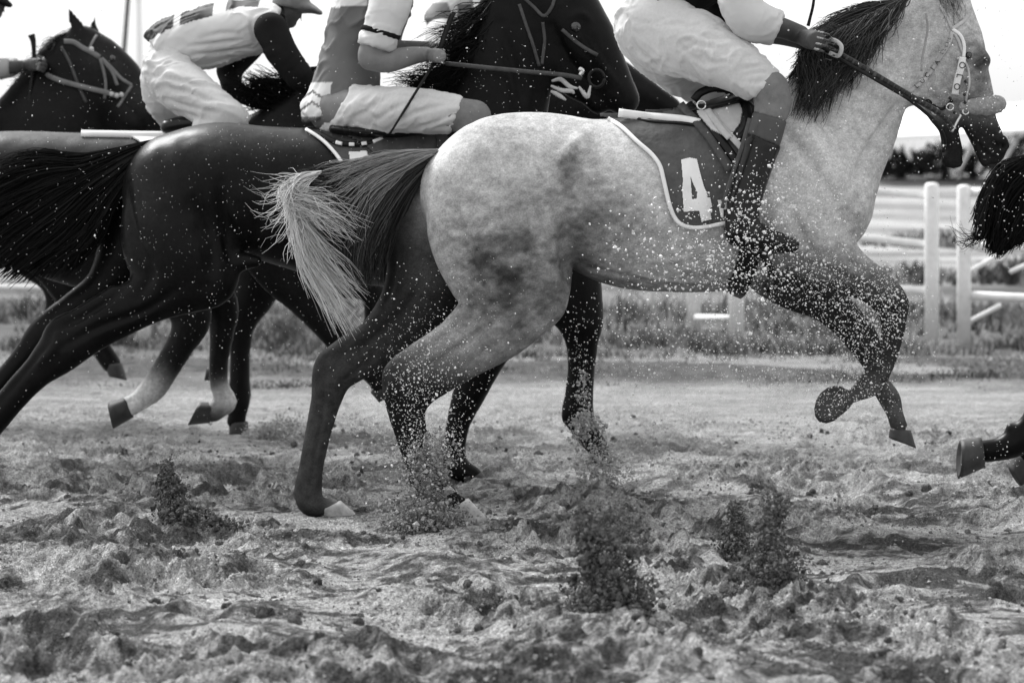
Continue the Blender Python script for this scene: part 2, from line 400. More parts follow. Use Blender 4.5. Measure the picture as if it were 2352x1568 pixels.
stifle_near = [(1180, 560, 120, .5, -.12), (1240, 640, 62, .7, -.16), (1245, 690, 50, .7, -.16)]
hock_pt_n = [(1010, 770, 16, 1, NS), (940, 815, 16, 1, NS), (898, 852, 17, 1, NS), (900, 890, 18, 1, NS)]
hind_far = [(1030, 430, 90, .8, .10), (1000, 520, 110, .6, FS), (985, 620, 98, .6, FS), (950, 700, 80, .6, FS), (880, 780, 62, .6, FS), (800, 830, 54, .62, FS), (765, 865, 46, .65, FS), (746, 930, 34, .8, FS), (729, 1000, 30, .85, FS), (716, 1070, 29, .85, FS), (708, 1125, 33, .9, FS), (714, 1155, 31, .95, FS), (738, 1162, 22, 1, FS), (760, 1163, 21, 1, FS)]
hock_pt_f = [(850, 765, 16, 1, FS), (780, 803, 15, 1, FS), (740, 832, 15, 1, FS), (738, 880, 16, 1, FS)]
fore_near = [(1830, 420, 120, .4, -.12), (1850, 500, 105, .5, -.15), (1885, 575, 80, .6, -.16), (1940, 618, 57, .7, NS), (2000, 652, 44, .75, NS), (2044, 692, 40, .85, NS), (2052, 735, 30, .9, NS), (2045, 790, 25, .9, NS), (2025, 845, 25, .9, NS), (2000, 880, 28, .95, NS), (1972, 901, 19, 1, NS), (1950, 912, 16, 1, NS)]
fore_far = [(1800, 480, 110, .4, .10), (1770, 580, 88, .5, .14), (1820, 645, 66, .6, FS), (1890, 688, 49, .7, FS), (1948, 740, 40, .8, FS), (1984, 786, 37, .85, FS), (2003, 832, 25, .9, FS), (2022, 880, 23, .9, FS), (2043, 915, 26, .9, FS), (2055, 948, 20, .95, FS), (2064, 976, 21, 1, FS)]
shoulder1 = [(1770, 330, 60, .5, -.13), (1850, 380, 80, .5, -.17), (1925, 470, 70, .6, -.14)]
chest1 = [(1900, 420, 85, .8, -.05), (1925, 485, 72, .9, -.06), (1915, 540, 45, .9, -.05)]
triceps1 = [(1790, 470, 80, .4, -.18), (1775, 550, 60, .45, -.19), (1745, 610, 36, .6, -.17)]
def coat1(u, v, V, Y):
    c = blobs(u, v, .44, [
        (1090, 420, 110, 90, 0, .48, .6), (1200, 300, 160, 60, 0, .36, .7), (1450, 350, 160, 70, 0, .56, .6), (1870, 350, 120, 130, 0, .58, .7),
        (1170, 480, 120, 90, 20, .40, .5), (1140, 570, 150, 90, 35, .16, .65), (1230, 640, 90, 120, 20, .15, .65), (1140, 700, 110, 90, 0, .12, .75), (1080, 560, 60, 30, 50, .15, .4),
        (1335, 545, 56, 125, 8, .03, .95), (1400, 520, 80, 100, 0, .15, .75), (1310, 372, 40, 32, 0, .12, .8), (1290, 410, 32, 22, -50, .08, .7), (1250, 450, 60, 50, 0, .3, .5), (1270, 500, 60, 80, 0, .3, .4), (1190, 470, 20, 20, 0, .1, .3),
        (1480, 648, 240, 34, 3, .18, .7), (1500, 560, 120, 60, 0, .40, .5), (1340, 640, 60, 25, 10, .05, .7),  # first blob paints shade along the belly's lower edge into the coat
        (1700, 630, 60, 60, 0, .2, .7), (1820, 610, 120, 80, 10, .22, .6), (1950, 500, 45, 70, 20, .25, .6), (1800, 500, 70, 90, 0, .40, .5),  # chest-edge blob is shade painted into the coat as well
        (2242, 140, 50, 70, -20, .04, .85), (2228, 210, 44, 60, -20, .06, .8), (2160, 180, 50, 70, 0, .34, .5), (2240, 60, 50, 30, 0, .40, .5), (2120, 130, 60, 90, 0, .50, .5), (2160, 250, 60, 40, 40, .2, .7)])
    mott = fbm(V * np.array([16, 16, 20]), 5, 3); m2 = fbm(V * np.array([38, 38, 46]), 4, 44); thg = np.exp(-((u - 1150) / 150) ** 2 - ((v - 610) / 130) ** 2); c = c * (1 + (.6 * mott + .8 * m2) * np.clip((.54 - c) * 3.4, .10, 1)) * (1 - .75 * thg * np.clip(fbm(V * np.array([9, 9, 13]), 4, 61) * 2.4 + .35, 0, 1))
    streak = fbm(np.stack([V[:, 0] * 14 + V[:, 2] * 10, V[:, 1] * 9, V[:, 2] * 5 - V[:, 0] * 3], 1), 4, 30)
    c = c * (1 + .22 * streak)
    # dark points : lower legs, muzzle
    def fade(s): return 1 / (1 + np.exp(-s))
    ns = V[:, 1] < Y + .0
    hl = fade((v - 800 - .35 * (u - 960)) / 26.) * (u < 1250); dark = .014 + .012 * mott
    c = np.where(ns, c * (1 - hl) + dark * hl, c)
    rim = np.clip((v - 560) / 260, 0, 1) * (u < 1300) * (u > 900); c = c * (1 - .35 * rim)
    far = fade((V[:, 1] - (Y + .02)) / .02) * fade((1150 - u) / 30.) * fade((v - 420) / 30.)  # far hind leg: dark coat plus shade painted up the whole thigh
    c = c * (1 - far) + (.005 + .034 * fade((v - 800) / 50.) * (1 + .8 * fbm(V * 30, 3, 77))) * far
    fl = fade((v - 600 + (u - 1900) * -.05 + 40 * mott) / 22.) * fade((u - 1735) / 20.) * (u < 2110)
    c = c * (1 - fl * .97) + .010 * fl * .97
    low = fl * fade((v - 850) / 20.); c = c * (1 - low) + .07 * (1 + mott) * low
    c = c + (.32 - c) * .8 * np.exp(-((u - 790) / 32) ** 2 - ((v - 1160) / 22) ** 2)
    mz = fade((v - 262) / 10.) * (u > 2120); c = c * (1 - mz) + .014 * mz
    return np.clip(c, .008, .68)
LINES1 = [([(1305, 430), (1294, 510), (1300, 590), (1308, 640)], 15, .022), ([(1035, 420), (1055, 510), (1085, 600), (1120, 690)], 11, .014), ([(1180, 350), (1212, 440), (1228, 540), (1222, 640)], 18, .012),
    ([(1130, 380), (1140, 470), (1150, 560)], 16, .008), ([(1190, 690), (1110, 750), (1030, 806), (960, 850)], 8, .010), ([(1060, 730), (995, 785), (930, 832)], 8, .013), ([(1240, 690), (1160, 770), (1060, 840)], 8, .007), ([(1140, 640), (1100, 700), (1060, 760)], 12, .007),
    ([(915, 900), (930, 960), (950, 1030), (968, 1090)], 5, .007), ([(975, 860), (960, 900), (955, 930)], 7, -.006), ([(905, 860), (900, 900)], 7, -.006), ([(1350, 300), (1300, 350), (1280, 400)], 16, -.012), ([(1330, 360), (1310, 410), (1300, 450)], 12, .010),
    ([(965, 640), (930, 700), (850, 780), (770, 825)], 9, .010), ([(905, 560), (900, 640), (880, 710)], 9, .006), ([(742, 860), (735, 950), (718, 1050), (706, 1130)], 5, .007), ([(775, 850), (768, 900)], 7, -.006), ([(880, 790), (820, 850), (780, 880)], 7, .006),
    ([(1756, 260), (1815, 330), (1878, 420), (1925, 495)], 14, .014), ([(1850, 230), (1905, 320), (1955, 410), (1965, 470)], 13, .012), ([(1730, 470), (1742, 540), (1765, 600)], 14, .016), ([(1800, 470), (1830, 540), (1870, 590)], 12, .010),
    ([(1850, 600), (1930, 632), (2005, 668)], 8, .011), ([(1900, 580), (1970, 615), (2030, 660)], 6, .006), ([(1830, 660), (1900, 700), (1960, 750)], 7, .008), ([(2068, 225), (2000, 320), (1945, 420)], 9, .014), ([(2010, 60), (1950, 160), (1890, 250)], 16, .008),
    ([(2038, 740), (2028, 810), (1995, 872)], 5, .007), ([(2050, 672), (2062, 705)], 7, -.007), ([(2025, 700), (2040, 715)], 5, .006), ([(1995, 810), (2012, 860), (2030, 900)], 4, .006), ([(1960, 895), (1985, 880)], 6, .005),
    ([(1700, 640), (1600, 646), (1500, 636), (1430, 616)], 4, -.005), ([(1640, 560), (1560, 590), (1480, 600)], 4, -.003), ([(1470, 640), (1400, 625), (1340, 610)], 6, .007),
    ([(2190, 150), (2215, 195), (2240, 245)], 6, -.007), ([(2150, 100), (2122, 160), (2138, 220), (2170, 262)], 8, .010), ([(2205, 105), (2222, 98), (2240, 108)], 5, -.007), ([(2206, 142), (2225, 150), (2242, 140)], 5, .007), ([(2225, 180), (2250, 230), (2262, 280)], 7, .006),
    ([(2284, 322), (2296, 316), (2306, 326), (2306, 345), (2292, 350)], 5, -.008), ([(2290, 332), (2296, 336), (2300, 342)], 6.5, .022), ([(2228, 315), (2250, 345), (2280, 366)], 4, .007), ([(2105, 60), (2085, 130), (2080, 200)], 8, .008)] + \
    [([(x, 400 + i * 4), (x + 14, 480), (x + 6, 560), (x - 14, 610)], 9, .0042) for i, x in enumerate(range(1400, 1740, 42))]
H1 = make_horse('dappled grey racehorse with dark legs galloping in front under number 4', Y1, .0088, [
    (.02, trunk1), (.05, neck1), (.03, head1), (.022, jaw1), (.012, ear((2160, -30), (2185, -95), -.06)), (.012, ear((2150, -28), (2160, -95), .07)),
    (.03, hind_near), (.04, stifle_near), (.02, hock_pt_n), (.03, hind_far), (.02, hock_pt_f), (.045, fore_near), (.035, fore_far),
    (.04, shoulder1), (.035, chest1), (.04, triceps1),
    (.02, [(2085, 150, 45, .8), (2090, 205, 36, .8)]), (.012, [(2245, 128, 22, 1, -.06), (2262, 140, 14, 1, -.02)]), (.01, [(2262, 330, 30, .8, -.03), (2283, 355, 22, .8, -.03)]), (.008, [(2288, 318, 17, 1, -.055), (2300, 334, 16, 1, -.055), (2298, 348, 12, 1, -.05)]), (.008, [(2240, 345, 14, 1, -.03), (2262, 372, 13, 1, -.03)]), (.008, [(2186, 365, 24, .8, -.02), (2200, 372, 14, .8, -.02)]),
    (.012, [(2030, 683, 30, 1, -.18), (2062, 700, 26, 1, -.17)]), (.01, [(1030, 1130, 18, 1, NS), (985, 1150, 18, 1, NS)]),
    ], grooves=[(.035, [(1308, 470, 8, 1, -.33), (1300, 540, 16, 1, -.30), (1308, 610, 22, 1, -.28)]), (.02, [(2208, 300, 7, 6), (2222, 340, 10, 6), (2232, 385, 15, 6)]),
                (.015, [(2287, 335, 8, 1, -.07)]), (.03, [(1800, 250, 8, 1, -.24), (1830, 330, 8, 1, -.27), (1860, 400, 8, 1, -.29)]), (.03, [(1905, 360, 8, 1, -.26), (1940, 430, 9, 1, -.24), (1950, 490, 9, 1, -.22)]),
                (.03, [(1760, 540, 8, 1, -.36), (1745, 600, 10, 1, -.34), (1770, 640, 10, 1, -.30)]), (.025, [(1010, 470, 7, 1, -.3), (1050, 560, 8, 1, -.28), (1090, 650, 9, 1, -.27), (1120, 700, 8, 1, -.26)]),
                (.02, [(1100, 760, 5, 1, -.25), (1030, 810, 6, 1, -.24), (960, 850, 6, 1, -.22)]), (.025, [(2080, 90, 6, 1, -.17), (2075, 150, 8, 1, -.18), (2078, 210, 7, 1, -.17)]),
                (.02, [(2215, 170, 5, 1, -.16), (2235, 220, 6, 1, -.14), (2245, 270, 5, 1, -.12)])],
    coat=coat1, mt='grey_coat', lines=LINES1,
    hooves=[((1048, 1158), (1122, 1192), (1044, 1216), NS, 31, 'hoof_light'), ((758, 1160), (824, 1186), (745, 1206), FS, 27, 'hoof_light'),
            ((1946, 914), (1898, 972), (1920, 878), NS, 21, 'hoof', (.80, -.56, .1)), ((2066, 985), (2104, 1028), (2036, 1002), FS, 27, 'hoof')],
    eyes=[(2224, 127, 9, -.085)])
# tail : dark fan, pale knotted end
hair('tail', H1, Y1, [
    [(1005, 345), (950, 347), (880, 358), (800, 378), (730, 392), (690, 405), (668, 418)],
    [(1005, 350), (950, 352), (880, 370), (800, 392), (730, 415), (700, 440), (690, 470)],
    [(1005, 355), (955, 362), (890, 385), (820, 410), (770, 450), (745, 500), (735, 560)],
    [(1003, 360), (960, 372), (905, 400), (850, 440), (810, 500), (795, 560), (790, 620)],
    [(1000, 362), (965, 385), (920, 420), (880, 480), (850, 540), (840, 600), (845, 655)],
    [(1000, 365), (975, 405), (945, 450), (915, 505), (890, 560), (868, 610), (860, 660)]], 3600, M['hair_dark'], r=.0022, seed=3, wig=.012, depth=.06, lmin=.78, clumps=22)
hair('tail', H1, Y1, [
    [(1008, 342), (950, 346), (880, 355), (800, 374), (740, 386), (690, 398)],
    [(1004, 348), (960, 352), (890, 372), (820, 400), (770, 430), (720, 440)],
    [(1000, 355), (960, 375), (910, 410), (860, 470), (830, 540), (815, 600)]], 420, M['hair_mid'], r=.0019, seed=4, wig=.014, depth=.07, lmin=.6, dy=-.03)
tag_tail = hair('tail_end', H1, Y1, [
    [(715, 400), (688, 412), (672, 440), (690, 490), (735, 560), (790, 620), (836, 690)],
    [(710, 402), (684, 420), (674, 450), (690, 510), (725, 590), (775, 650), (834, 700)],
    [(705, 405), (680, 425), (672, 460), (686, 530), (715, 610), (760, 680), (806, 770)],
    [(700, 410), (676, 435), (670, 470), (682, 545), (700, 620), (740, 690), (784, 782)]], 760, M['hair_pale'], r=.0025, seed=5, wig=.019, depth=.07, lmin=.5, dy=-.08, wfreq=7, clumps=14)
hair('tail_end', H1, Y1, [
    [(740, 392), (700, 400), (668, 425), (668, 450), (720, 462), (775, 490), (828, 540)], [(730, 396), (690, 410), (664, 440), (680, 466), (725, 480), (770, 510), (822, 548)],
    [(725, 400), (684, 420), (666, 455), (690, 480), (720, 500), (760, 530), (800, 552)]], 300, M['hair_pale'], r=.0025, seed=55, wig=.03, depth=.07, lmin=.5, dy=-.10, wfreq=7, clumps=14)
tag_tail['label'] = 'pale straggly end of the tail'
hair('tail_end', H1, Y1, [
    [(740, 395), (700, 402), (670, 405), (640, 405), (612, 398), (570, 385)], [(735, 400), (700, 415), (670, 430), (640, 440), (600, 470), (565, 466)],
    [(730, 405), (700, 425), (668, 450), (640, 490), (600, 505), (575, 475)], [(715, 415), (695, 440), (678, 470), (660, 500), (640, 535), (625, 570)],
    [(710, 420), (700, 460), (680, 520), (665, 560), (655, 585), (650, 600)]], 90, M['hair_pale'], r=.0019, seed=6, wig=.03, depth=.05, lmin=.5, dy=-.1, wfreq=6)['label'] = 'pale flying wisps of the tail'
# mane
hair('mane', H1, Y1, [
    [(1890, 85), (1850, 110), (1840, 150), (1850, 190), (1838, 240), (1832, 290)], [(1930, 65), (1890, 110), (1880, 150), (1890, 190), (1870, 230), (1850, 270)],
    [(1980, 40), (1960, 80), (1940, 120), (1925, 165), (1895, 200), (1870, 240)], [(2040, 10), (2010, 50), (1985, 90), (1955, 130), (1930, 170), (1900, 200)],
    [(2110, -25), (2070, 15), (2030, 55), (1990, 95), (1960, 140), (1930, 180)]], 2100, M['hair_dark'], r=.0021, seed=8, wig=.028, depth=.03, lmin=.35, dy=-.15, wfreq=5)
hair('mane', H1, Y1, [
    [(2120, -30), (2060, 0), (2000, 12), (1950, 25), (1900, 50), (1878, 78)], [(2110, -25), (2060, 10), (2000, 30), (1940, 50), (1890, 75), (1850, 90)],
    [(2040, 5), (1990, 30), (1940, 60), (1900, 85), (1860, 120), (1840, 150)], [(1950, 50), (1900, 80), (1860, 120), (1840, 150), (1815, 190), (1790, 215)]], 1000, M['hair_dark'], r=.0024, seed=9, wig=.014, depth=.06, lmin=.5, dy=-.04, wfreq=6)
hair('forelock', H1, Y1, [[(2140, -60), (2175, -30), (2195, 0), (2200, 30)], [(2120, -50), (2150, -20), (2165, 20), (2180, 60)], [(2150, -70), (2190, -40), (2212, -5), (2215, 25)]], 260, M['hair_mid'], r=.0022, seed=10, wig=.014, depth=.05, dy=-.07)

# ---------------------------------------------------------------- the black one beside it
def coat_dark(val, pale=()):
    def f(u, v, V, Y):
        c = blobs(u, v, val, pale); return np.clip(c * (1 + .3 * fbm(V * 9, 3, 12)), .003, .6)
    return f
Y2 = 13.25
trunk2 = [(418, 440, 138, .93), (500, 430, 148, .92), (600, 442, 152, .9), (700, 458, 164, .88), (800, 470, 178, .86), (900, 472, 186, .85), (1000, 462, 190, .8), (1080, 450, 186, .74), (1150, 440, 162, .7), (1205, 452, 112, .8)]
H2 = make_horse('glossy black racehorse, second nearest, its bushy black tail streaming behind', Y2, .014, [
    (.02, trunk2), (.05, [(1080, 400, 165, .55), (1135, 270, 122, .52), (1165, 140, 110, .5), (1195, 30, 96, .5), (1225, -50, 80, .6)]),
    (.03, [(1250, -60, 68, .8), (1290, 15, 80, .78), (1335, 85, 76, .75), (1375, 145, 60, .75), (1408, 195, 48, .8), (1432, 228, 38, .9)]),
    (.02, [(1230, 60, 50, .8), (1270, 130, 48, .75), (1320, 190, 36, .8), (1350, 215, 26, .9), (1375, 240, 24, .9)]),
    (.012, ear((1235, -95), (1250, -170), -.06)), (.012, ear((1225, -90), (1225, -165), .06)),
    (.03, [(400, 450, 110, .6, -.10), (390, 540, 112, .58, -.13), (400, 620, 98, .55, -.14), (345, 680, 62, .6, NS), (270, 722, 55, .6, NS), (200, 765, 50, .62, NS), (140, 805, 52, .62, NS), (90, 850, 38, .75, NS), (45, 895, 34, .8, NS), (0, 948, 33, .85, NS), (-45, 1000, 33, .85, NS), (-90, 1040, 34, .9, NS), (-125, 1050, 26, 1, NS), (-150, 1062, 25, 1, NS)]),
    (.03, [(440, 560, 110, .55, -.13), (480, 640, 66, .6, -.16), (440, 668, 44, .7, -.15)]), (.02, [(260, 670, 15, 1, NS), (180, 718, 14, 1, NS), (122, 752, 16, 1, NS), (110, 810, 17, 1, NS)]),
    (.03, [(370, 430, 110, .7, .10), (310, 510, 84, .6, FS), (285, 590, 66, .6, FS), (240, 660, 50, .6, FS), (170, 712, 42, .6, FS), (105, 765, 42, .62, FS), (62, 810, 30, .75, FS), (15, 865, 27, .8, FS), (-35, 925, 29, .85, FS), (-75, 965, 28, .9, FS), (-110, 975, 24, 1, FS)]),
    (.035, [(1120, 480, 110, .4, -.12), (1180, 560, 90, .5, -.14), (1250, 640, 72, .6, -.15), (1320, 715, 55, .7, NS), (1336, 785, 38, .8, NS), (1335, 850, 32, .85, NS), (1330, 910, 33, .85, NS), (1328, 950, 36, .9, NS), (1348, 995, 28, .95, NS), (1370, 1022, 26, 1, NS)]),
    (.03, [(1310, 600, 70, .5, -.12), (1335, 680, 48, .7, -.14), (1340, 740, 42, .8, -.15)]), (.015, [(1318, 940, 16, 1, NS), (1302, 958, 13, 1, NS)]),
    (.035, [(1120, 520, 100, .4, .10), (1170, 640, 80, .5, .14), (1150, 740, 60, .6, FS), (1105, 840, 46, .7, FS), (1075, 910, 38, .8, FS), (1052, 975, 28, .85, FS), (1042, 1035, 28, .9, FS), (1052, 1075, 30, .95, FS), (1085, 1092, 24, 1, FS)]),
    (.012, [(560, 600, 22, 1, -.16), (590, 600, 14, 1, -.18)]),
    ], grooves=[(.02, [(278, 500, 4, 3), (276, 560, 8, 3), (285, 610, 8, 2)]), (.03, [(520, 520, 8, 1, -.34), (545, 600, 12, 1, -.30)])],
    lines=[([(300, 420), (320, 520), (360, 620), (330, 680)], 12, .014), ([(430, 330), (470, 440), (500, 560), (490, 650)], 18, .014), ([(520, 420), (530, 520), (545, 610)], 16, .02), ([(380, 330), (400, 430), (420, 520)], 18, .010),
        ([(420, 660), (340, 710), (240, 745), (160, 790)], 8, .012), ([(300, 660), (220, 712), (150, 750)], 7, .012), ([(120, 790), (60, 860), (0, 930)], 5, .008), ([(150, 740), (140, 790), (100, 830)], 8, -.008), ([(1310, 720), (1325, 800), (1318, 900)], 5, .007), ([(1350, 760), (1345, 850)], 5, .006),
        ([(1270, 60), (1300, 130), (1350, 190)], 7, .010), ([(1330, 80), (1380, 150), (1420, 205)], 7, -.008), ([(1310, 40), (1335, 35), (1355, 50)], 6, -.008), ([(1150, 60), (1180, 160), (1200, 250)], 14, .012)] + [([(x, 360), (x + 10, 470), (x - 6, 580)], 9, .004) for x in range(600, 860, 44)],
    coat=coat_dark(.0045, [(500, 320, 260, 40, 0, .03, .9), (360, 430, 60, 110, 15, .018, .8), (330, 560, 60, 80, 0, .012, .6)]),  # blobs paint the soft highlights of croup and quarters into the coat
    hooves=[((1372, 1024), (1408, 1062), (1352, 1062), NS, 27), ((1085, 1093), (1128, 1112), (1078, 1126), FS, 25), ((-150, 1062), (-196, 1082), (-160, 1120), NS, 28), ((-110, 975), (-150, 990), (-120, 1030), FS, 27)],
    eyes=[(1322, 62, 13, -.11)])
hair('tail', H2, Y2, [
    [(352, 322), (300, 335), (240, 352), (180, 362), (120, 358), (60, 362), (0, 385), (-70, 430)], [(352, 326), (300, 345), (240, 370), (180, 395), (110, 410), (40, 440), (-30, 480), (-80, 540)],
    [(350, 330), (310, 355), (260, 390), (200, 430), (140, 480), (80, 530), (20, 580), (-40, 630)], [(348, 335), (315, 370), (280, 410), (240, 460), (200, 510), (150, 560), (90, 600), (30, 650)],
    [(345, 340), (320, 380), (290, 430), (262, 480), (240, 520), (215, 560), (185, 590), (165, 625)]], 3400, M['hair_black'], r=.0042, seed=13, wig=.014, depth=.10, lmin=.72)
hair('mane', H2, Y2, [
    [(1190, -60), (1150, -20), (1110, 20), (1070, 50), (1030, 75), (985, 95)], [(1180, -20), (1140, 30), (1100, 70), (1060, 95), (1020, 120), (1000, 150)],
    [(1140, 40), (1100, 90), (1060, 130), (1030, 160), (1000, 180), (950, 192)], [(1100, 140), (1060, 180), (1020, 205), (990, 200), (950, 190), (905, 195)], [(1080, 180), (1050, 210), (1010, 225), (980, 225), (950, 215), (930, 208)]],
    1500, M['hair_black'], r=.0028, seed=14, wig=.03, depth=.08, lmin=.45, wfreq=7)

# ---------------------------------------------------------------- horses farther back, and the one in front on the right
Y3 = 14.4
trunk3 = [(-60, 446, 132, .93), (10, 438, 136, .92), (80, 442, 140, .92), (180, 454, 148, .9), (300, 460, 152, .88), (420, 465, 156, .86), (520, 460, 158, .8), (600, 450, 146, .74), (665, 445, 105, .8)]
H3 = make_horse('dark brown racehorse with pale rear pasterns, third in depth behind the black one', Y3, .018, [
    (.02, trunk3), (.05, [(590, 400, 130, .55), (660, 330, 98, .52), (720, 268, 80, .5), (772, 205, 62, .5)]), (.02, [(780, 190, 46, .8), (800, 225, 44, .8), (828, 262, 34, .8), (850, 290, 26, .9)]),
    (.012, ear((765, 175), (758, 128), -.06)), (.03, [(20, 470, 120, .6, -.1), (120, 540, 100, .6, -.13), (230, 590, 82, .6, NS), (340, 640, 66, .6, NS), (420, 690, 52, .65, NS), (440, 735, 46, .7, NS), (415, 790, 34, .8, NS), (382, 845, 31, .85, NS), (352, 892, 31, .9, NS), (322, 918, 25, 1, NS), (298, 932, 26, 1, NS)]),
    (.03, [(40, 470, 110, .6, .1), (180, 540, 90, .6, .13), (320, 590, 76, .6, FS), (440, 640, 60, .6, FS), (505, 700, 44, .65, FS), (510, 760, 30, .8, FS), (503, 830, 23, .85, FS), (505, 890, 23, .85, FS), (520, 922, 26, .9, FS), (500, 938, 24, 1, FS), (488, 946, 25, 1, FS)]),
    (.03, [(600, 500, 90, .4, -.1), (640, 600, 70, .5, -.14), (700, 680, 48, .6, NS), (750, 745, 36, .7, NS), (795, 805, 27, .8, NS), (845, 850, 25, .85, NS), (872, 872, 27, .9, NS), (878, 895, 23, 1, NS)]),
    (.03, [(600, 520, 90, .4, .1), (660, 610, 66, .5, .14), (760, 640, 46, .6, FS), (850, 660, 34, .7, FS), (860, 730, 25, .8, FS), (840, 780, 24, .9, FS)]),
    ], coat=coat_dark(.010, [(60, 310, 200, 26, 0, .07, .9), (338, 902, 50, 36, -40, .8, 1), (312, 925, 30, 20, 0, .6, .9), (515, 918, 46, 30, 0, .7, 1)]),  # first blob paints sky sheen on the croup; the others are pale pasterns
    hooves=[((298, 932), (262, 984), (248, 920), NS, 27), ((488, 946), (432, 976), (462, 918), FS, 26), ((880, 893), (872, 924), (850, 898), NS, 24), ((838, 782), (806, 800), (812, 770), FS, 24)], eyes=[(812, 205, 8, -.11)])
hair('mane', H3, Y3, [[(680, 250), (640, 230), (610, 215), (580, 205), (545, 200)], [(720, 200), (680, 190), (640, 185), (600, 178), (560, 170)], [(650, 270), (620, 255), (590, 245), (560, 240), (530, 245)], [(770, 150), (740, 150), (700, 160), (650, 165), (610, 150)]], 620, M['hair_black'], r=.0032, seed=15, wig=.03, depth=.08, lmin=.5)
hair('tail', H3, Y3, [[(-175, 345), (-240, 360), (-300, 400), (-350, 460), (-380, 540)], [(-175, 355), (-220, 390), (-260, 440), (-290, 510), (-300, 600)]], 500, M['hair_black'], r=.004, seed=25, wig=.02, depth=.08)
Y5 = 16.5
H5 = make_horse('dark racehorse with pricked ears and a pale bridle at the far left', Y5, .018, [
    (.03, [(-470, 430, 110, .9), (-380, 425, 122, .9), (-250, 440, 128, .88), (-120, 440, 135, .84), (-20, 430, 135, .78), (60, 420, 120, .74), (105, 430, 85, .8)]),
    (.05, [(60, 380, 150, .55), (120, 295, 135, .5), (150, 215, 108, .5), (165, 150, 78, .5), (185, 110, 52, .6)]),
    (.02, [(192, 98, 34, .9), (228, 135, 52, .85), (268, 172, 52, .8), (302, 208, 44, .8), (330, 240, 36, .8), (352, 268, 30, .9), (360, 280, 26, .9)]),
    (.02, [(190, 170, 60, .8), (225, 225, 54, .8), (262, 260, 46, .8), (295, 285, 36, .9), (315, 295, 28, .9)]),
    (.008, [(194, 90, 20, .5, -.05), (178, 64, 17, .4, -.05), (166, 40, 10, .4, -.05), (159, 12, 2, .6, -.05)]), (.008, [(212, 92, 18, .5, .05), (215, 66, 14, .4, .05), (218, 44, 9, .4, .05), (223, 16, 2, .6, .05)]),
    (.03, [(60, 470, 80, .4, -.1), (90, 560, 58, .5, -.14), (128, 625, 44, .6, NS), (178, 705, 33, .7, NS), (212, 765, 26, .8, NS), (240, 812, 24, .85, NS), (254, 832, 24, .9, NS)]),
    (.03, [(40, 490, 80, .4, .1), (60, 580, 50, .5, .14), (120, 640, 36, .6, FS), (130, 700, 26, .7, FS), (100, 750, 20, .8, FS)]),
    (.03, [(-440, 470, 90, .6, -.1), (-460, 580, 70, .6, -.13), (-500, 680, 44, .6, NS), (-520, 780, 26, .8, NS), (-540, 900, 24, .9, NS)]),
    (.03, [(-400, 470, 90, .6, .1), (-360, 580, 70, .6, .13), (-330, 680, 44, .6, FS), (-360, 780, 26, .8, FS), (-340, 900, 24, .9, FS)]),
    ], coat=coat_dark(.006, [(250, 150, 60, 30, 40, .03, .6), (320, 220, 40, 30, 40, .04, .6)]),
    hooves=[((258, 834), (292, 872), (246, 862), NS, 22), ((98, 752), (70, 768), (80, 738), FS, 20), ((-540, 900), (-510, 930), (-560, 935), NS, 22), ((-340, 900), (-310, 930), (-360, 935), FS, 22)],
    eyes=[(258, 135, 8, -.09)])
hair('mane', H5, Y5, [[(175, 70), (150, 82), (130, 95), (110, 110)], [(160, 90), (130, 110), (100, 120), (82, 138)], [(130, 130), (100, 150), (70, 155), (40, 170)], [(100, 180), (70, 200), (45, 205), (20, 210)]], 420, M['hair_black'], r=.0034, seed=16, wig=.02, depth=.06, lmin=.5)
Y6 = 15.7
H6 = make_horse('dark racehorse mostly hidden between the black horse and the grey horse', Y6, .02, [
    (.03, [(520, 425, 112, .92), (590, 430, 122, .9), (700, 435, 126, .88), (850, 440, 132, .86), (1000, 440, 138, .8), (1100, 430, 136, .74), (1170, 425, 100, .8)]),
    (.05, [(1120, 380, 120, .55), (1210, 300, 92, .52), (1290, 215, 78, .5), (1350, 150, 60, .5)]), (.02, [(1360, 140, 44, .8), (1400, 170, 46, .8), (1450, 200, 42, .8), (1500, 228, 34, .8), (1540, 250, 28, .9)]),
    (.02, [(1350, 250, 46, .8), (1420, 262, 36, .8), (1470, 262, 26, .8)]),
    (.03, [(540, 470, 100, .6, -.1), (600, 570, 76, .6, -.13), (590, 660, 54, .6, NS), (556, 735, 36, .7, NS), (552, 800, 25, .8, NS), (551, 870, 25, .85, NS), (549, 912, 28, .9, NS), (545, 948, 22, 1, NS), (543, 966, 23, 1, NS)]),
    (.03, [(560, 470, 90, .6, .1), (620, 570, 70, .6, .13), (560, 660, 46, .6, FS), (520, 735, 32, .7, FS), (508, 800, 20, .8, FS), (500, 850, 20, .85, FS)]),
    (.03, [(1090, 480, 80, .4, -.1), (1100, 570, 56, .5, -.14), (1170, 620, 42, .6, NS), (1210, 650, 30, .7, NS), (1170, 690, 22, .8, NS)]),
    (.03, [(1090, 480, 80, .4, .1), (1110, 570, 50, .5, .14), (1180, 600, 38, .6, FS), (1230, 620, 28, .7, FS), (1200, 660, 22, .8, FS)]),
    ], coat=coat_dark(.005), hooves=[((546, 968), (574, 996), (522, 996), NS, 23), ((498, 852), (470, 874), (476, 842), FS, 22), ((1168, 692), (1140, 700), (1150, 676), NS, 22), ((1198, 662), (1170, 670), (1180, 646), FS, 22)])
Y0 = 12.4; dx = 1440
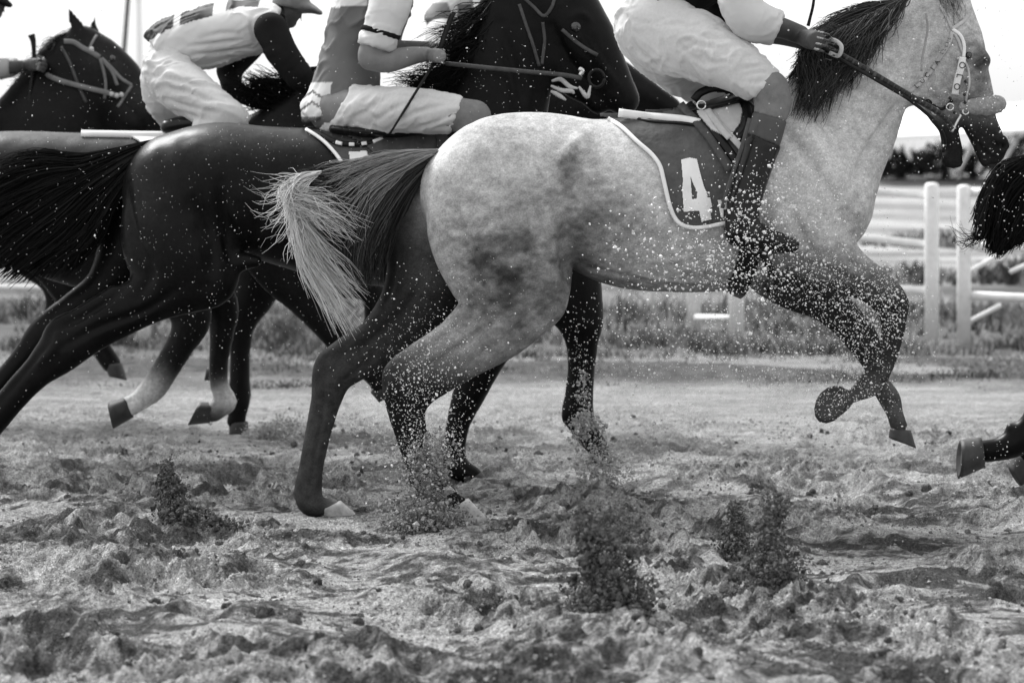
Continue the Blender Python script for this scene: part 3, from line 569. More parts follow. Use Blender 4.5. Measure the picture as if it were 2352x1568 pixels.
H0 = make_horse('black racehorse leaving the frame at the far right, only tail and hind legs showing', Y0, .018, [
    (.02, [(p[0] + dx, p[1] + 6, p[2], p[3]) for p in trunk1]), (.05, [(p[0] + dx, p[1] + 6, p[2], p[3]) for p in neck1]), (.03, [(p[0] + dx, p[1] + 6, p[2], p[3]) for p in head1[:]]), (.02, [(p[0] + dx, p[1] + 6, p[2], p[3]) for p in jaw1]),
    (.03, [(2560, 470, 118, .6, -.12), (2580, 580, 110, .6, -.13), (2600, 680, 92, .6, NS), (2540, 770, 66, .6, NS), (2470, 850, 52, .62, NS), (2420, 900, 46, .65, NS), (2390, 950, 36, .8, NS), (2362, 990, 34, .85, NS), (2330, 1018, 33, .9, NS), (2290, 1032, 27, 1, NS), (2262, 1036, 28, 1, NS)]),
    (.012, [(2330, 990, 14, 1, NS), (2318, 982, 13, 1, NS)]),
    (.03, [(2580, 470, 110, .6, .12), (2640, 580, 100, .6, .13), (2680, 680, 82, .6, FS), (2640, 770, 60, .6, FS), (2540, 860, 48, .62, FS), (2470, 920, 36, .8, FS), (2410, 980, 32, .85, FS), (2375, 1030, 32, .9, FS), (2352, 1060, 26, 1, FS)]),
    (.03, [(3260, 500, 100, .4, -.12), (3300, 600, 70, .5, NS), (3380, 680, 48, .7, NS), (3420, 760, 34, .8, NS), (3400, 850, 26, .9, NS), (3370, 920, 28, .9, NS)]),
    (.03, [(3240, 500, 100, .4, .12), (3280, 620, 70, .5, FS), (3340, 720, 48, .7, FS), (3350, 820, 34, .8, FS), (3380, 920, 26, .9, FS), (3400, 1000, 28, .9, FS)]),
    ], coat=coat_dark(.004), hooves=[((2256, 1036), (2200, 1100), (2206, 1002), NS, 38), ((2352, 1058), (2346, 1122), (2312, 1066), FS, 34), ((3368, 922), (3330, 960), (3340, 900), NS, 26), ((3402, 1002), (3440, 1040), (3380, 1040), FS, 26)])
hair('tail', H0, Y0, [
    [(2450, 350), (2400, 345), (2360, 358), (2330, 368), (2295, 385), (2270, 425), (2252, 470), (2238, 520)], [(2450, 355), (2400, 355), (2370, 370), (2340, 385), (2310, 410), (2285, 450), (2268, 500), (2262, 545)],
    [(2450, 360), (2410, 370), (2385, 395), (2350, 430), (2320, 470), (2300, 510), (2290, 550), (2286, 588)], [(2450, 370), (2420, 400), (2400, 440), (2370, 480), (2350, 520), (2330, 545), (2315, 560), (2300, 575)],
    [(2450, 380), (2440, 420), (2420, 460), (2400, 500), (2390, 530), (2370, 540), (2355, 545), (2345, 548)]], 2400, M['hair_black'], r=.0044, seed=17, wig=.012, depth=.08, lmin=.8)
hair('tail', H0, Y0, [[(2300, 500), (2270, 530), (2240, 545), (2210, 525), (2180, 505)], [(2290, 510), (2260, 535), (2235, 550), (2205, 540), (2190, 495)], [(2290, 530), (2265, 545), (2240, 540), (2215, 560), (2195, 530)]], 40, M['hair_black'], r=.0016, seed=18, wig=.02, depth=.03)
# ================================================================ riders
M['skin'] = mat('skin', .17, rough=.55, noise=[(20, .15, 3)], bump=[(60, .2, .002)])
M['skin_dark'] = mat('tanned_skin', .055, rough=.55, spec=.25, noise=[(20, .2, 3)], bump=[(60, .2, .002)])
M['breeches'] = mat('white_breeches', .52, rough=.85, noise=[(5, .07, 3), (90, .05, 2)], bump=[(260, .25, .001)], sheen=.2)
M['shirt_dark'] = mat('dark_shirt', .010, rough=.9, spec=.08, noise=[(8, .3, 3)], bump=[(200, .3, .001)])
M['shirt_grey'] = mat('grey_satin_shirt', attr=True, rough=.6, spec=.2, noise=[(6, .12, 3)], bump=[(200, .2, .001)])
M['sleeve_white'] = mat('white_satin_sleeve', .52, rough=.6, noise=[(6, .08, 3)], bump=[(200, .2, .001)])
M['vest'] = mat('printed_vest', attr=True, rough=.7, noise=[(7, .08, 3)], bump=[(200, .2, .001)])
M['stocking'] = mat('grey_stocking', .16, rough=.9, noise=[(30, .15, 3)], bump=[(300, .4, .002)])
M['cuff'] = mat('boot_top', .055, rough=.5, noise=[(12, .2, 3)])
M['boot'] = mat('black_boot', .006, rough=.3, spec=.28, noise=[(12, .4, 3)], bump=[(24, .3, .004)])
M['cap'] = mat('cap_cloth', .12, rough=.6, noise=[(30, .15, 3)])
M['hair_p'] = mat('rider_hair', .012, rough=.6)
M['eyeball'] = mat('rider_eye', .03, rough=.2)
def head_chains(cu, cv, r, ang, dy=0):
    """head facing right, chin tilted by ang degrees; r is the skull radius in survey px"""
    a = math.radians(ang)
    def q(x, y, rr, w=1, d=0): return (cu + r * (x * math.cos(a) - y * math.sin(a)), cv + r * (x * math.sin(a) + y * math.cos(a)), rr * r, w, dy + d)
    return [(.02, [q(-.15, -.15, .85, .88)]), (.02, [q(.1, 0, .74, .9), q(.22, .45, .60, .86), q(.36, .85, .40, .85)]), (.012, [q(.62, .88, .22, 1.2)]),
            (.008, [q(.76, -.02, .12, 1), q(.93, .30, .13, 1.0), q(1.04, .42, .12, 1.2)]), (.010, [q(.66, -.15, .18, 2.2)]), (.008, [q(.82, .62, .12, 2.0)]), (.008, [q(.80, .76, .10, 1.9)]),
            (.006, [q(-.18, .0, .14, .6, -.072), q(-.15, .25, .10, .6, -.070)]), (.006, [q(-.18, .0, .14, .6, .072), q(-.15, .25, .10, .6, .070)])]
def fist(cu, cv, s, dy, ang=0, side=-1):
    """closed hand seen from its back, knuckles forward"""
    a = math.radians(ang)
    def q(x, y, rr, d, w=1): return (cu + s * (x * math.cos(a) - y * math.sin(a)), cv + s * (x * math.sin(a) + y * math.cos(a)), rr * s, w, dy + d * .001 * s)
    ch = [(.008, [q(-.75, .0, .50, 0, .6), q(-.2, .0, .72, side * 4, .45), (q(.25, .0, .70, side * 8, .4))])]
    for i, y in enumerate((-.58, -.2, .18, .54)):
        L = (.95, 1.08, 1.02, .85)[i]
        ch.append((.003, [q(.28, y, .21, side * 14), q(.72 * L, y + .02, .20, side * 18), q(1.02 * L, y + .05, .19, side * 2), q(.92 * L, y + .08, .18, -side * 16), q(.45, y + .08, .17, -side * 20)]))
    ch.append((.004, [q(-.35, -.45, .24, 0), q(.05, -.80, .22, -side * 6), q(.50, -.92, .19, -side * 12), q(.80, -.75, .16, -side * 16)]))
    return ch
FOLD = 1.15
def folds(V, N, dirs, amp, sc, seed):
    """soft creases running along the given directions"""
    d = np.zeros(len(V))
    for k, dv in enumerate(dirs):
        dv = np.array(dv, float); dv /= np.linalg.norm(dv); a = V @ dv
        perp = V - a[:, None] * dv
        warp = fbm(V * 6, 2, seed + 31 + k)[:, None] * .05
        n = fbm((perp + warp) * sc + (a[:, None] * dv) * sc * .13, 2, seed + k)
        msk = np.clip(fbm(V * 4.5 + 7, 2, seed + 9 + k) * 2.2 + .5, 0, 1)
        d += (n * .9 + .7 * np.clip(1 - np.abs(n) * 5, 0, 1) ** 1.5) * msk
    return V + N * (amp * FOLD * np.where(d > 0, d, np.maximum(d * .7, -.45)))[:, None]
def shell(name, Y, h, chains, m, parent, fold=None, off=.0, attr=None, label=None, it=1, lines=()):
    A = np.array([r for ch in chains for r in conv(ch[1], Y)]); R = (A[:, 3] * np.maximum(A[:, 4], 1))[:, None] + off
    f = Field((A[:, :3] - R).min(0) - .05, (A[:, :3] + R).max(0) + .05, h)
    for ch in chains: f.chain(conv(ch[1], Y), ch[0], cuts=ch[2] if len(ch) > 2 else (), offset=off)
    V, F = f.mesh(); V = relax(V, F, it)
    if fold: V = folds(V, vnormals(V, F), *fold)
    if lines: u, v = uv_of(V, Y); V = etch(V, vnormals(V, F), u, v, lines)
    at = None
    if attr: u, v = uv_of(V, Y); at = attr(u, v, V)[:, None]
    o = fast_mesh(name, V, F, m, parent, attr=at)
    if label: o['label'] = label
    o['_n'] = 0; del o['_n']
    SURF[o.name] = BVHTree.FromPolygons([tuple(p) for p in V], [tuple(int(i) for i in q) for q in F])
    return o
def cut(u, v, Y, n): c = P(u, v, Y); return (c, (n[0], n[2] if len(n) > 2 else 0, -n[1]))   # n in survey directions (right, down, away)

# ---- rider of the grey
YA = Y1
R1 = empty('person', P(1560, 250, Y1), 'rider in white breeches and dark shirt standing in the stirrups of the grey horse', 'person', 'riders bent over their horses')
thigh = [(1502, 66, 76, .85, -.06), (1542, 88, 80, .75, -.09), (1610, 110, 70, .72, -.16), (1688, 154, 52, .8, -.25), (1750, 194, 40, .95, -.29)]
thighf = [(1505, 80, 78, .9, .08), (1540, 130, 66, .85, .16), (1600, 180, 52, .9, .25), (1650, 205, 42, .95, .29)]
pelv = [(1495, 62, 74, 1.1), (1512, 20, 74, 1.12), (1540, -30, 68, 1.15)]
tors = [(1535, -20, 70, 1.15), (1590, -62, 76, 1.15), (1650, -105, 74, 1.2), (1700, -135, 58, 1.3)]
shin = [(1768, 205, 41, .95, -.30), (1775, 235, 40, .95, -.30), (1768, 270, 36, .95, -.31), (1752, 325, 36, .95, -.31), (1728, 400, 34, .95, -.32), (1708, 470, 32, .95, -.33), (1704, 520, 30, 1, -.33)]
foot = [(1700, 532, 30, .85, -.33), (1740, 545, 26, .85, -.335), (1785, 558, 19, 1, -.34), (1815, 563, 14, 1.2, -.34)]
shinf = [(1668, 215, 40, .95, .30), (1680, 280, 36, .95, .31), (1650, 370, 32, .95, .32), (1640, 450, 30, 1, .33)]
footf = [(1640, 465, 28, .85, .33), (1680, 480, 22, .85, .335), (1730, 495, 14, 1.2, .34)]
uarm = [(1690, -100, 44, 1, -.20), (1692, -40, 42, 1, -.24), (1712, 30, 36, 1, -.25)]
farm = [(1715, 38, 36, 1, -.25), (1760, 56, 32, 1, -.22), (1800, 66, 27, 1, -.17), (1838, 80, 25, 1, -.13)]
uarmf = [(1690, -100, 44, 1, .20), (1660, -20, 38, 1, .24), (1655, 50, 32, 1, .24)]
farmf = [(1655, 55, 30, 1, .24), (1720, 75, 25, 1, .18), (1790, 85, 22, 1, .12), (1840, 98, 19, 1, .08)]
hd = head_chains(1790, -165, 46, 15); nk = [(.02, [(1710, -130, 40, 1), (1755, -150, 32, 1), (1785, -160, 34, 1)])]
body = [(.03, pelv), (.03, tors), (.03, thigh), (.03, thighf), (.02, shin), (.02, foot), (.02, shinf), (.02, footf), (.03, uarm), (.02, farm), (.03, uarmf), (.02, farmf)] + nk + hd + fist(1866, 92, 36, -.11, 12) + fist(1884, 112, 34, .06, 12, 1)
shell('body', Y1, .0068, [(c[0], c[1]) for c in body], M['skin_dark'], R1, off=-.006)
shell('breeches', Y1, .008, [(.03, pelv, (cut(1510, 0, Y1, (.16, -1)),)), (.04, thigh, (cut(1751, 194, Y1, (44, 51)),)), (.03, thighf)], M['breeches'], R1, off=.008, lines=[([(1592, 24), (1650, 62), (1712, 112), (1768, 172)], 2.6, .006), ([(1440, 40), (1450, 100), (1500, 150), (1580, 182)], 4, .008), ([(1445, 48), (1490, 58), (1540, 40)], 2.6, .005), ([(1590, 60), (1620, 66), (1650, 74)], 5, .010), ([(1580, 80), (1620, 92), (1668, 92)], 5, .010), ([(1560, 96), (1600, 110), (1640, 116)], 5, .009), ([(1690, 180), (1720, 172), (1760, 176)], 4, .008), ([(1680, 168), (1710, 160), (1740, 152)], 4, .007), ([(1700, 196), (1725, 192), (1745, 188)], 4, .007), ([(1520, 60), (1560, 62), (1600, 78)], 6, .008), ([(1550, 128), (1575, 112), (1585, 104)], 4, .009)], fold=([(.85, .1, -.5), (.2, .3, -.9)], 0.0094, 17, 3))
shell('shirt', Y1, .009, [(.03, [(1512, 22, 72, 1.14)] + tors, (cut(1512, 6, Y1, (-.16, 1)),)), (.03, uarmf, ()), (.02, farmf[:3], (cut(1735, 80, Y1, (1, .2)),))], M['shirt_dark'], R1, off=.016, fold=([(.6, .2, .6)], 0.0087, 16, 8))
shell('sleeve', Y1, .008, [(.02, uarm[:2] + [(1708, 25, 40, 1.05, -.25), (1730, 48, 40, 1.05, -.24), (1760, 58, 35, 1, -.22), (1790, 68, 31, 1, -.2)], (cut(1780, 64, Y1, (.8, .35)),))], M['sleeve_white'], R1, off=.010, fold=([(.3, .3, .9), (.9, .2, .2)], 0.0087, 19, 12))
shell('stocking', Y1, .007, [(.02, shin[:4], (cut(1768, 276, Y1, (-.3, 1)),))], M['stocking'], R1, off=.002, fold=([(.9, .2, .2)], 0.0029, 25, 15))
shell('boot_top', Y1, .007, [(.01, shin[1:5], (cut(1768, 274, Y1, (.3, -1)), cut(1745, 327, Y1, (-.4, 1))))], M['cuff'], R1, off=.006)
shell('boot', Y1, .007, [(.02, shin[2:], (cut(1745, 325, Y1, (.4, -1)),)), (.02, foot)], M['boot'], R1, off=.008, fold=([(.9, .2, .2)], 0.0058, 14, 18))
shell('boot', Y1, .010, [(.02, shinf[1:]), (.02, footf)], M['boot'], R1, off=.008)
shell('cap', Y1, .008, [(.01, [(1782, -172, 46, .9)], (cut(1790, -170, Y1, (.1, 1)),)), (.006, [(1815, -172, 10, 3), (1850, -168, 6, 4)])], M['cap'], R1, off=.006)
# ---- rider of the black horse
R2 = empty('person', P(790, 300, Y2), 'bare-forearmed rider in grey shirt with white chevrons on the black horse', 'person', 'riders bent over their horses')
pelv = [(752, 262, 44, 1.5), (775, 235, 58, 1.25), (792, 195, 60, 1.1)]
tors = [(790, 190, 62, 1.15), (802, 130, 52, 1.25), (818, 60, 54, 1.3), (842, -15, 58, 1.3), (868, -70, 50, 1.4)]
thigh = [(775, 245, 50, .9, -.10), (860, 252, 46, .9, -.20), (960, 254, 46, .9, -.28), (1040, 262, 38, .95, -.30), (1088, 266, 33, 1, -.31)]
shin = [(1092, 270, 33, 1, -.31), (1080, 330, 32, 1, -.31), (1050, 400, 28, 1, -.31), (1020, 460, 24, 1, -.32)]; foot = [(1015, 475, 24, .85, -.33), (1050, 492, 18, .9, -.33), (1085, 500, 12, 1.1, -.33)]
thighf = [(p[0] - 8, p[1], p[2], p[3], -p[4]) for p in thigh]; shinf = [(p[0] - 8, p[1], p[2], p[3], -p[4]) for p in shin]; footf = [(p[0] - 8, p[1], p[2], p[3], -p[4]) for p in foot]
uarm = [(885, -55, 42, 1, -.20), (893, 0, 38, 1, -.24), (872, 70, 34, 1, -.26), (852, 118, 31, 1, -.26)]
farm = [(850, 135, 30, 1, -.26), (890, 140, 30, 1, -.24), (940, 130, 25, 1, -.20), (980, 124, 19, 1, -.16)]
uarmf = [(885, -55, 40, 1, .20), (900, 10, 34, 1, .22), (885, 80, 28, 1, .22), (880, 108, 24, 1, .22)]
farmf = [(880, 110, 22, 1, .22), (940, 108, 18, 1, .16), (990, 108, 16, 1, .10)]
body = [(.03, pelv), (.03, tors), (.03, thigh), (.02, shin), (.02, foot), (.03, thighf), (.02, shinf), (.02, footf), (.03, uarm), (.02, farm), (.03, uarmf), (.02, farmf), (.02, [(875, -80, 34, 1), (905, -105, 30, 1)])] + head_chains(925, -130, 42, 10) + fist(1003, 128, 27, -.13, 6) + fist(1010, 112, 24, .07, 0, 1)
shell('body', Y2, .0075, body, M['skin'], R2, off=-.006)
shell('breeches', Y2, .009, [(.03, pelv[:2] + [(790, 215, 50, 1.1)], (cut(785, 262, Y2, (-.75, -1)),)), (.04, thigh, (cut(1052, 266, Y2, (.9, .35)), cut(790, 240, Y2, (-1, -.55)))), (.03, thighf, (cut(1052, 266, Y2, (.9, .35)),))], M['breeches'], R2, off=.008, lines=[([(860, 290), (900, 258), (940, 240)], 5, .010), ([(900, 296), (960, 262), (1020, 246)], 5, .010), ([(960, 298), (1010, 282), (1050, 262)], 4, .009), ([(830, 270), (870, 240), (900, 226)], 6, .010), ([(1000, 300), (1030, 292), (1050, 284)], 4, .008), ([(880, 222), (960, 224), (1040, 236)], 4, .006)], fold=([(.9, .1, .3), (.5, .1, .8)], 0.0094, 16, 23))
def shirt2(u, v, V):
    c = np.full(len(u), .12)
    near = (u < 800)
    # chevron panel low on the back
    p = near & (v > 192) & (v < 268) & (u < 768 - (v - 195) * .18)
    c = np.where(p, .62, c)
    for v0 in (211, 236): c = np.where(p & (np.abs(v - (v0 + .62 * np.abs(u - 722))) < 3.2), .10, c)
    c = np.where((v < 20) & (u < 850), .6, c)
    return c
shell('shirt', Y2, .008, [(.03, [(752, 258, 50, 1.3), (775, 235, 60, 1.2)] + [(797, 188, 66, 1.15)] + tors[1:], (cut(740, 272, Y2, (.2, 1)), cut(830, 235, Y2, (.7, .9)))), (.03, uarmf[:3], ())], M['shirt_grey'], R2, off=.018, fold=([(.25, .1, .95), (.7, .1, .6)], 0.0116, 15, 28), attr=shirt2)
shell('sleeve', Y2, .008, [(.02, [(888, -55, 46, 1, -.20), (897, 0, 45, 1, -.24), (880, 60, 40, 1, -.26), (862, 105, 38, 1, -.26), (850, 140, 36, 1, -.26)], (cut(865, 112, Y2, (-.25, 1)),))], M['sleeve_white'], R2, off=.006, fold=([(.3, .1, .9), (.9, .2, -.3)], 0.0087, 18, 33))
shell('sleeve_band', Y2, .007, [(.01, [(888, 30, 42, 1, -.25), (880, 60, 41, 1, -.26), (866, 95, 39, 1, -.26)], (cut(873, 85, Y2, (-.3, 1)), cut(877, 73, Y2, (.3, -1))))], M['shirt_dark'], R2, off=.0095)
shell('stocking', Y2, .008, [(.02, [thigh[-2], thigh[-1]], ()), (.02, shin[:3], (cut(1070, 350, Y2, (0, 1)),))], M['stocking'], R2, off=.003, fold=([(.9, .2, .2)], 0.0029, 25, 35))
shell('boot', Y2, .009, [(.02, shin[1:], (cut(1070, 345, Y2, (0, -1)),)), (.02, foot)], M['boot'], R2, off=.008)
shell('boot', Y2, .011, [(.02, shinf[1:]), (.02, footf)], M['boot'], R2, off=.008)
shell('cap', Y2, .009, [(.01, [(918, -138, 42, .9)], (cut(925, -134, Y2, (.1, 1)),)), (.006, [(948, -138, 9, 3), (980, -134, 6, 4)])], M['cap'], R2, off=.006)
# ---- capped rider with the white vest
R3 = empty('person', P(420, 300, Y3), 'rider in peaked cap and white vest with black bars, doubled over his horse', 'person', 'riders bent over their horses')
pelv = [(388, 172, 48, 1.2), (388, 140, 52, 1.15), (412, 108, 50, 1.1)]
tors = [(400, 112, 50, 1.15), (450, 92, 52, 1.2), (520, 74, 56, 1.25), (585, 62, 52, 1.3), (622, 58, 40, 1.35)]
thigh = [(385, 165, 50, .9, -.10), (425, 205, 52, .9, -.18), (480, 245, 44, .9, -.26), (522, 268, 34, 1, -.30)]
shin = [(522, 275, 33, 1, -.30), (470, 330, 28, 1, -.31), (420, 390, 24, 1, -.32)]; foot = [(415, 400, 22, .85, -.33), (450, 412, 16, .9, -.33), (480, 418, 11, 1.1, -.33)]
thighf = [(375, 175, 46, .9, .10), (375, 215, 44, .9, .16), (395, 258, 34, .9, .24), (410, 285, 28, 1, .28)]; shinf = [(410, 290, 28, 1, .28), (380, 350, 24, 1, .31), (360, 400, 22, 1, .32)]
uarm = [(622, 68, 38, 1, -.20), (648, 120, 34, 1, -.24), (685, 172, 28, 1, -.25)]; farm = [(688, 178, 27, 1, -.25), (728, 205, 23, 1, -.18), (765, 215, 18, 1, -.12)]
uarmf = [(600, 70, 38, 1, .20), (560, 120, 33, 1, .24), (528, 160, 28, 1, .24)]; farmf = [(526, 165, 27, 1, .24), (540, 205, 22, 1, .18), (600, 232, 18, 1, .12), (680, 240, 16, 1, .1)]
hd3 = head_chains(668, 22, 35, 28)
body = [(.03, pelv), (.03, tors), (.03, thigh), (.02, shin), (.02, foot), (.03, thighf), (.02, shinf), (.03, uarm), (.02, farm), (.03, uarmf), (.02, farmf), (.02, [(620, 52, 30, 1), (648, 36, 24, 1), (662, 30, 24, 1)])] + hd3 + fist(785, 220, 24, -.10, 10) + fist(700, 242, 22, .08, 10, 1)
shell('body', Y3, .0085, body, M['skin_dark'], R3, off=-.006)
shell('breeches', Y3, .009, [(.03, pelv[:2], (cut(400, 118, Y3, (.5, -1)),)), (.04, thigh + [(535, 276, 30, 1, -.30)]), (.02, [(522, 278, 30, 1, -.30), (470, 300, 26, 1, -.31)]), (.04, thighf)], M['breeches'], R3, off=.009, lines=[([(390, 180), (440, 190), (490, 205)], 5, .012), ([(400, 205), (450, 215), (510, 238)], 5, .012), ([(385, 225), (440, 245), (520, 262)], 5, .012), ([(380, 255), (430, 262), (500, 280)], 5, .012), ([(345, 170), (370, 178), (390, 168)], 5, .010)], fold=([(.8, .1, -.5), (.9, .1, .1)], 0.0116, 15, 43))
shell('shirt', Y3, .010, [(.03, [(395, 130, 48, 1.1)] + tors), (.03, uarm), (.02, farm), (.03, uarmf), (.02, farmf)], M['shirt_dark'], R3, off=.002, fold=([(.6, .2, .6)], 0.0087, 16, 48))
def vest3(u, v, V):
    c = np.full(len(u), .56)
    top = lambda x: np.interp(x, [325, 333, 370, 407, 450, 496, 560, 600], [106, 92, 68, 49, 34, 22, 2, 4])
    d = v - top(u)
    c = np.where((u > 336) & (u < 408) & (d < 16 + 2 * np.sin(u * .3)), .02, c); c = np.where((u > 424) & (u < 498) & (d < 19), .02, c); c = np.where((u > 528) & (u < 602) & (d < 16) , .02, c)
    return c
shell('vest', Y3, .0075, [(.03, [(372, 128, 44, 1.15), (395, 108, 52, 1.12), (430, 96, 56, 1.15), (460, 90, 57, 1.18)] + tors[2:4] + [(610, 60, 46, 1.4)], (cut(380, 128, Y3, (-.75, .75)), cut(628, 70, Y3, (1, .35))))], M['vest'], R3, off=.020, lines=[([(440, 110), (500, 104), (570, 96)], 5, .012), ([(450, 130), (520, 124), (600, 108)], 5, .012), ([(470, 92), (520, 80), (560, 82)], 6, .010), ([(590, 40), (588, 70), (600, 100)], 5, .012), ([(380, 120), (400, 140), (410, 158)], 5, .010)], fold=([(.9, .1, .3), (.4, .1, .7)], 0.0116, 14, 53), attr=vest3)
shell('cap', Y3, .008, [(.01, [(664, 12, 37, .92), (672, 8, 37, .92)], (cut(668, 20, Y3, (-.2, 1)),)), (.005, [(690, 14, 16, 1.6), (714, 20, 9, 3), (736, 30, 3, 6)])], M['cap'], R3, off=.005)
shell('hair', Y3, .008, [(.01, [(640, 30, 20, 1.6), (642, 44, 16, 1.6)])], M['hair_p'], R3, off=.003)
shell('boot', Y3, .010, [(.02, shin, (cut(500, 298, Y3, (1, -.8)),)), (.02, foot)], M['boot'], R3, off=.010)
shell('boot', Y3, .010, [(.02, [(480, 282, 14, 1.3, -.2), (430, 284, 16, 1.3, -.2), (385, 292, 13, 1.3, -.2)])], M['boot'], R3, off=.008)
# ---- half hidden rider behind the black horse's mane
R4 = empty('person', P(1000, 300, Y6), 'rider in two-tone vest half hidden behind the flying black mane', 'person', 'riders bent over their horses')
pelv = [(1022, 60, 40, 1.3), (1020, 90, 38, 1.2)]
tors = [(1022, 52, 44, 1.2), (1060, 15, 50, 1.25), (1110, -20, 50, 1.3)]
thigh = [(1020, 85, 40, .9, -.1), (1040, 130, 40, .9, -.2), (1100, 180, 34, 1, -.28)]; shin = [(1100, 190, 32, 1, -.28), (1080, 260, 26, 1, -.3), (1050, 330, 22, 1, -.3)]
arm = [(1120, -10, 32, 1, -.2), (1130, 50, 28, 1, -.24), (1160, 90, 24, 1, -.2), (1220, 120, 18, 1, -.1)]
body = [(.03, pelv), (.03, tors), (.03, thigh), (.02, shin), (.03, [(p[0], p[1], p[2], p[3], -p[4]) for p in thigh]), (.02, [(p[0], p[1], p[2], p[3], -p[4]) for p in shin]), (.03, arm), (.03, [(p[0], p[1], p[2], p[3], -p[4]) for p in arm]), (.02, [(1130, -35, 26, 1), (1160, -50, 24, 1)])] + head_chains(1185, -60, 34, 20) + fist(1235, 125, 20, -.09) + fist(1235, 130, 20, .09, 0, 1)
shell('body', Y6, .010, body, M['skin_dark'], R4, off=-.003)
shell('breeches', Y6, .010, [(.03, pelv, (cut(1015, 62, Y6, (.6, -1)),)), (.03, thigh), (.03, [(p[0], p[1], p[2], p[3], -p[4]) for p in thigh])], M['breeches'], R4, off=.008, fold=([(.3, .1, .9)], 0.0087, 16, 63))
def vest4(u, v, V):
    c = np.full(len(u), .5); c = np.where((u < 1034 + (v - 20) * .35) & (v > 8) , .14, c); c = np.where((u > 1052) & (u < 1085) & (v > 14), .12, c); return c
shell('vest', Y6, .009, [(.03, tors, (cut(1000, 62, Y6, (-.5, 1)),))], M['vest'], R4, off=.010, fold=([(.7, .1, .5)], 0.0116, 14, 68), attr=vest4)
shell('sleeve', Y6, .010, [(.03, arm[:3])], M['sleeve_white'], R4, off=.008); shell('sleeve', Y6, .010, [(.03, [(p[0], p[1], p[2], p[3], -p[4]) for p in arm[:3]])], M['sleeve_white'], R4, off=.008)
shell('boot', Y6, .010, [(.02, shin)], M['boot'], R4, off=.008); shell('boot', Y6, .010, [(.02, [(p[0], p[1], p[2], p[3], -p[4]) for p in shin])], M['boot'], R4, off=.008)
shell('cap', Y6, .010, [(.01, [(1180, -66, 34, .9)], (cut(1185, -62, Y6, (.1, 1)),)), (.006, [(1205, -66, 8, 3), (1230, -62, 5, 4)])], M['cap'], R4, off=.006)
# ---- rider at the left edge
R5 = empty('person', P(-190, 300, Y5), 'rider at the left edge, mostly out of frame, reaching forward with dark gloves', 'person', 'riders bent over their horses')
pelv = [(-205, 190, 40, 1.25), (-190, 150, 42, 1.2)]
tors = [(-190, 150, 42, 1.2), (-150, 110, 45, 1.25), (-95, 65, 46, 1.3), (-60, 45, 36, 1.4)]
thigh = [(-205, 185, 42, .9, -.1), (-150, 220, 38, .9, -.2), (-90, 245, 30, 1, -.28)]; shin = [(-90, 252, 28, 1, -.28), (-120, 320, 24, 1, -.3), (-150, 380, 20, 1, -.3)]
arm = [(-70, 62, 30, 1, -.18), (-66, 110, 27, 1, -.2), (-55, 150, 24, 1, -.2), (-10, 158, 20, 1, -.16), (30, 154, 16, 1, -.12), (52, 150, 13, 1, -.1)]
mir = lambda ch: [(p[0] + 4, p[1], p[2], p[3], -p[4]) for p in ch]
body = [(.03, pelv), (.03, tors), (.03, thigh), (.02, shin), (.03, mir(thigh)), (.02, mir(shin)), (.03, arm), (.03, mir(arm)), (.02, [(-62, 38, 26, 1), (-30, 22, 24, 1)])] + head_chains(-12, 8, 30, 22) + fist(78, 148, 22, -.08, 4) + fist(84, 150, 22, .08, 4, 1)
shell('body', Y5, .010, body, M['skin_dark'], R5, off=-.003)
shell('shirt', Y5, .010, [(.03, tors), (.03, arm[:5], (cut(32, 152, Y5, (1, 0)),)), (.03, mir(arm)[:5], (cut(32, 152, Y5, (1, 0)),))], mat('grey_shirt', .3, rough=.7), R5, off=.010, fold=([(.6, .2, .6)], 0.0087, 16, 78))
shell('breeches', Y5, .011, [(.03, pelv), (.03, thigh), (.03, mir(thigh))], M['breeches'], R5, off=.010)
shell('boot', Y5, .011, [(.02, shin)], M['boot'], R5, off=.008); shell('boot', Y5, .011, [(.02, mir(shin))], M['boot'], R5, off=.008)
shell('cap', Y5, .010, [(.01, [(-16, 0, 31, .95)], (cut(-12, 5, Y5, (-.2, 1)),)), (.006, [(2, 2, 8, 3), (22, 12, 4, 4)])], M['shirt_dark'], R5, off=.006)
# ================================================================ tack
M['cloth4'] = mat('saddle_cloth_weave', .085, rough=.9, spec=.1, noise=[(5, .2, 3), (60, .1, 2)], bump=[(7, 1, .04), (260, .4, .001)])
M['cloth_white'] = mat('white_cloth', .74, rough=.8, noise=[(10, .06, 3)], bump=[(200, .2, .001)])
M['leather'] = mat('black_leather', .008, rough=.4, spec=.2, noise=[(20, .3, 3)], bump=[(80, .3, .002)])
M['leather_grey'] = mat('worn_leather', .06, spec=.2, rough=.55, noise=[(20, .3, 3)], bump=[(80, .3, .002)])
M['leather_pale'] = mat('pale_webbing', .42, rough=.7, noise=[(20, .15, 3)], bump=[(120, .3, .002)])
M['print_dark'] = mat('dark_print', .015, rough=.6)
M['coat_strap'] = mat('pale_leather', .3, rough=.8, noise=[(20, .2, 3)])
M['steel'] = mat('steel', .55, rough=.25, metal=1)
M['fleece'] = mat('sheepskin', .24, rough=.95, noise=[(60, .25, 4)], bump=[(160, .8, .006)])
M['saddle_panel'] = mat('saddle_panel', .5, rough=.8, noise=[(16, .12, 3)])
S1 = SURF[H1['label']]; S2 = SURF[H2['label']]; S3 = SURF[H3['label']]; S5 = SURF[H5['label']]
def cast(S, u, v, Y, off, side=-1):
    """nearest point of the horse's flank under a survey point, lifted off the coat by off"""
    p = P(u, v, Y); o = Vector((p[0], Y + side * 1.5, p[2])); h = S.ray_cast(o, Vector((0, -side, 0)))
    if h[0] is None: return None
    return np.array([h[0].x, h[0].y + side * off, h[0].z])
